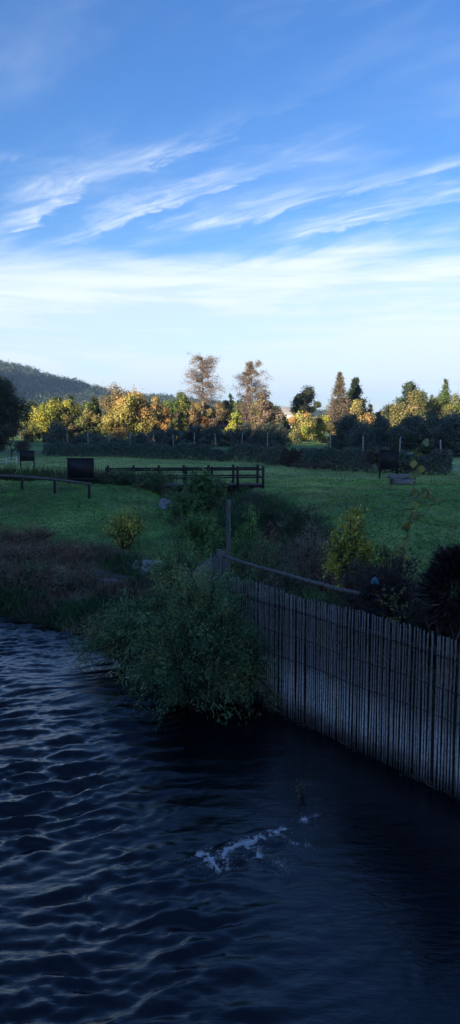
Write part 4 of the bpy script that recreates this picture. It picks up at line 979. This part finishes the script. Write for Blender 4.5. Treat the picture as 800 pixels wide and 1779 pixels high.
# ------------------------------------------------------------------ saplings with countable leaves
def leaf_mesh(name, col, L, W):
    v = [(0, 0, 0), (.25 * L, .42 * W, .02 * L), (.6 * L, .46 * W, .03 * L), (L, 0, -.05 * L), (.6 * L, -.46 * W, .03 * L), (.25 * L, -.42 * W, .02 * L), (.45 * L, 0, -.02 * L)]
    t_ = [[0, 6, 1], [1, 6, 2], [2, 6, 3], [3, 6, 4], [4, 6, 5], [5, 6, 0]]
    me = raw_mesh(name, v, [t_], np.tile(col, (7, 1))); me.materials.append(LEAF); return me
def sapling(name, label, paths, cols, L, W, step, Y_, zb=None, jitter=.5):
    px0, py0 = paths[0][0]; x_ = X(px0, Y_); zb = h1(x_, Y_)
    e = empty(name, (x_, Y_, zb), label, 'sapling'); base_ = np.array([x_, Y_, zb])
    me = [leaf_mesh('leaf', np.array(c), L * s, W * s) for c in cols for s in (.75, 1.0, 1.2)]
    st = MB()
    for pi, pth in enumerate(paths):
        q = np.array([(X(a, Y_), Y_ + .05 * math.sin(i * 1.7 + pi), Z(b, Y_)) for i, (a, b) in enumerate(pth)]) - base_
        if pi == 0: q = np.r_[[[0, 0, -.05]], q[1:]]
        cum = np.r_[0, np.cumsum(np.linalg.norm(np.diff(q, axis=0), axis=1))]; d_ = np.linspace(0, cum[-1], 14)
        cv = np.c_[[np.interp(d_, cum, q[:, j]) for j in range(3)]].T
        st.tube(cv, np.linspace(.011 if pi == 0 else .006, .003, 14), 5)
        for d in np.arange(cum[-1] * (.12 if pi == 0 else .05), cum[-1] + 1e-6, step):
            p = np.array([np.interp(d, cum, q[:, j]) for j in range(3)])
            for s in range(2):
                o = link('leaf', me[rng.integers(len(me))], None, e); a = rng.uniform(0, 6.283)
                o.location = p + rng.normal(size=3) * .012; o.rotation_euler = (rng.normal() * .7 + .6, rng.normal() * jitter + .25, a)
    st.build('stem', BARK, e)
sapling('vine_sapling', 'tall slender climbing sapling with round leaves before the right lawn',
        [[(697, 1000), (705, 950), (714, 900), (716, 860), (720, 835), (726, 812), (717, 800), (719, 785), (730, 775), (738, 762)],
         [(716, 880), (728, 858), (740, 850), (746, 862)], [(705, 960), (690, 945), (684, 960)], [(712, 910), (740, 890), (758, 868)]],
        [(.26, .32, .12), (.32, .34, .12), (.44, .40, .10), (.24, .30, .12)], .125, .12, .075, 14.0)
sapling('leafy_sapling', 'small sapling with yellow-green compound leaves against the dark bramble',
        [[(690, 1085), (692, 1062), (690, 1040), (684, 1022)], [(690, 1062), (672, 1048), (655, 1030)], [(690, 1060), (708, 1050), (722, 1048)], [(690, 1050), (696, 1032), (704, 1022)],
         [(692, 1072), (712, 1068), (726, 1062)], [(692, 1075), (676, 1072), (664, 1068)], [(690, 1045), (675, 1032), (668, 1020)]],
        [(.26, .24, .05), (.20, .21, .06), (.16, .18, .07), (.30, .25, .06)], .065, .034, .045, 11.4)
sapling('leafy_sapling', 'sprig of yellowish leaves at the right of the bramble top',
        [[(742, 1040), (735, 1015), (722, 1000)], [(735, 1015), (715, 1004), (700, 1002)], [(738, 1022), (752, 1014), (760, 1018)]],
        [(.22, .20, .06), (.15, .16, .06)], .06, .03, .055, 11.8)
sapling('thin_sapling', 'thin upright sapling stalk beside the left yellow shrub', [[(240, 950), (242, 910), (243, 875), (243, 850), (246, 838)]],
        [(.15, .17, .05), (.20, .19, .05)], .10, .07, .10, 25.2)
sapling('thin_sapling', 'thin sapling stalk above the right yellow shrub', [[(620, 960), (628, 910), (634, 885), (637, 870), (640, 856)], [(630, 900), (622, 895)]],
        [(.12, .14, .05), (.10, .12, .05)], .06, .045, .09, 15.6)
sapling('bare_twig', 'thin leaning twig with few leaves above the fence top', [[(428, 1040), (445, 1018), (462, 1003), (470, 992)], [(455, 1008), (470, 1005)]],
        [(.10, .11, .06)], .06, .025, .12, 13.6)
# scrap of blue plastic in the bramble
m = MB(); v = rng.normal(size=(40, 3)) * (.026, .02, .028)
import bmesh
bm = bmesh.new(); [bm.verts.new(p) for p in v]; bmesh.ops.convex_hull(bm, input=bm.verts); me = bpy.data.meshes.new('plastic_bag'); bm.to_mesh(me); bm.free()
o = link('plastic_bag', me, BLUEP); o.location = (X(653, 11.75), 11.75, Z(1010, 11.75)); tag(o, 'small crumpled blue plastic bag caught in the bramble', 'bag')

# ------------------------------------------------------------------ river details: rock, sprigs, foam
def on_water(px, py):
    dy = (890 - py) / FPX; dz = -sp_ + dy * cp; t_ = -CAM_Z / dz
    return (px - 400) / FPX * t_, (cp + dy * sp_) * t_
x_, y_ = on_water(425, 1452); o = link('river_rock', rock_mesh('river_rock', 77, 3), STONE); o.location = (x_, y_ + .1, -.03); o.scale = (.20, .10, .06); o.rotation_euler = (0, 0, .3)
tag(o, 'wet brown rock breaking the surface behind the white foam', 'rock')
WETROCK = material('wet_brown_rock', (.06, .045, .03), .35, lambda nt, b: ramp_noise(nt, b, (.02, .016, .012), (.10, .075, .045), 6.0, 8, bump=.5), .5)
o.data.materials[0] = WETROCK
x_, y_ = on_water(527, 1385)
e = empty('floating_sprig', (x_, y_, 0), 'pale leafy sprig sticking out of the dark water', 'sprig')
m, st = MB(), MB(); 
for i in range(5):
    q = np.array([rng.normal() * .08, rng.normal() * .05, .12 + .06 * rng.random()]); st.tube([(0, 0, -.05), q * .6, q], [.005, .004, .002], 4)
    p = q + rng.normal(size=(7, 3)) * .03; m.leaves(p, unit(rng.normal(size=(7, 3))), .06, .014, np.array([.22, .19, .11]) * rng.uniform(.6, 1.3, (7, 1)))
m.build('leaves', LEAF, e); st.build('stem', BARK, e)
def foam(name, label, paths, n, width, size):
    P = []
    for (pts, wgt) in paths:
        q = np.array([on_water(*p) for p in pts]); k_ = int(n * wgt); t_ = rng.random(k_) * (len(q) - 1); i0 = np.minimum(t_.astype(int), len(q) - 2); f = (t_ - i0)[:, None]
        p = q[i0] * (1 - f) + q[i0 + 1] * f
        wv = width * (.5 + .8 * np.abs(vnoise(t_ * 5, t_ * 0, 140)))[:, None]
        P.append(p + rng.normal(size=(k_, 2)) * wv * rng.gamma(1.2, 1.0, (k_, 1)) * (1.0, 1.4))
    P = np.concatenate(P); cl2 = fbm(P[:, 0] / .07, P[:, 1] / .07, 141, 4) + .5 * fbm(P[:, 0] / .25, P[:, 1] / .25, 145, 2); P = P[rng.random(len(P)) < 1 / (1 + np.exp(-14 * cl2))]
    n_ = len(P); z_ = water_z(P[:, 0], P[:, 1])
    # each fleck is a tiny flattened bubble (octahedron)
    s_ = size * rng.uniform(.4, 1.3, n_); base_ = np.c_[P, z_ + .004 + rng.random(n_) * .02 * (rng.random(n_) < .4)]
    off = np.array([(1, 0, 0), (0, 1, 0), (-1, 0, 0), (0, -1, 0), (0, 0, .7), (0, 0, -.4)])
    v = (base_[:, None] + off[None] * s_[:, None, None] * rng.uniform(.7, 1.3, (n_, 6, 1))).reshape(-1, 3)
    tr_ = np.array([[0, 1, 4], [1, 2, 4], [2, 3, 4], [3, 0, 4], [1, 0, 5], [2, 1, 5], [3, 2, 5], [0, 3, 5]])
    m = MB(); m.add(v, None, (np.arange(n_)[:, None, None] * 6 + tr_[None]).reshape(-1, 3)); o = m.build(name, FOAM, smooth=True)
    tag(o, label, 'foam', kind='stuff')
foam('foam', 'main white foam crest breaking over the submerged rock',
     [([(395, 1478), (425, 1468), (450, 1462), (475, 1450), (496, 1443)], .42), ([(425, 1468), (440, 1480), (450, 1492)], .20), ([(524, 1428), (532, 1424)], .02),
      ([(395, 1478), (388, 1495)], .04), ([(342, 1487), (358, 1488), (368, 1494)], .22), ([(362, 1494), (380, 1512)], .06)], 20000, .020, .0056)
foam('foam', 'thin foam flecks trailing away from the foam crest',
     [([(430, 1475), (470, 1492), (498, 1512)], .3), ([(398, 1490), (395, 1515)], .2), ([(480, 1450), (515, 1468), (545, 1474)], .25), ([(350, 1495), (372, 1512)], .15), ([(540, 1420), (560, 1415)], .1)], 1800, .06, .0038)

# ------------------------------------------------------------------ haze
hz = bpy.data.materials.new('haze'); hz.use_nodes = True; hn = hz.node_tree; hn.nodes.clear()
ho = hn.nodes.new('ShaderNodeOutputMaterial'); pv = hn.nodes.new('ShaderNodeVolumePrincipled')
pv.inputs['Color'].default_value = (.38, .62, 1.0, 1); pv.inputs['Density'].default_value = .00020; pv.inputs['Anisotropy'].default_value = .0
hn.links.new(pv.outputs[0], ho.inputs['Volume'])
m = MB(); m.box(0, 1000, 82, 7200, 7200, 172); o = m.build('haze', hz); o['kind'] = 'stuff'
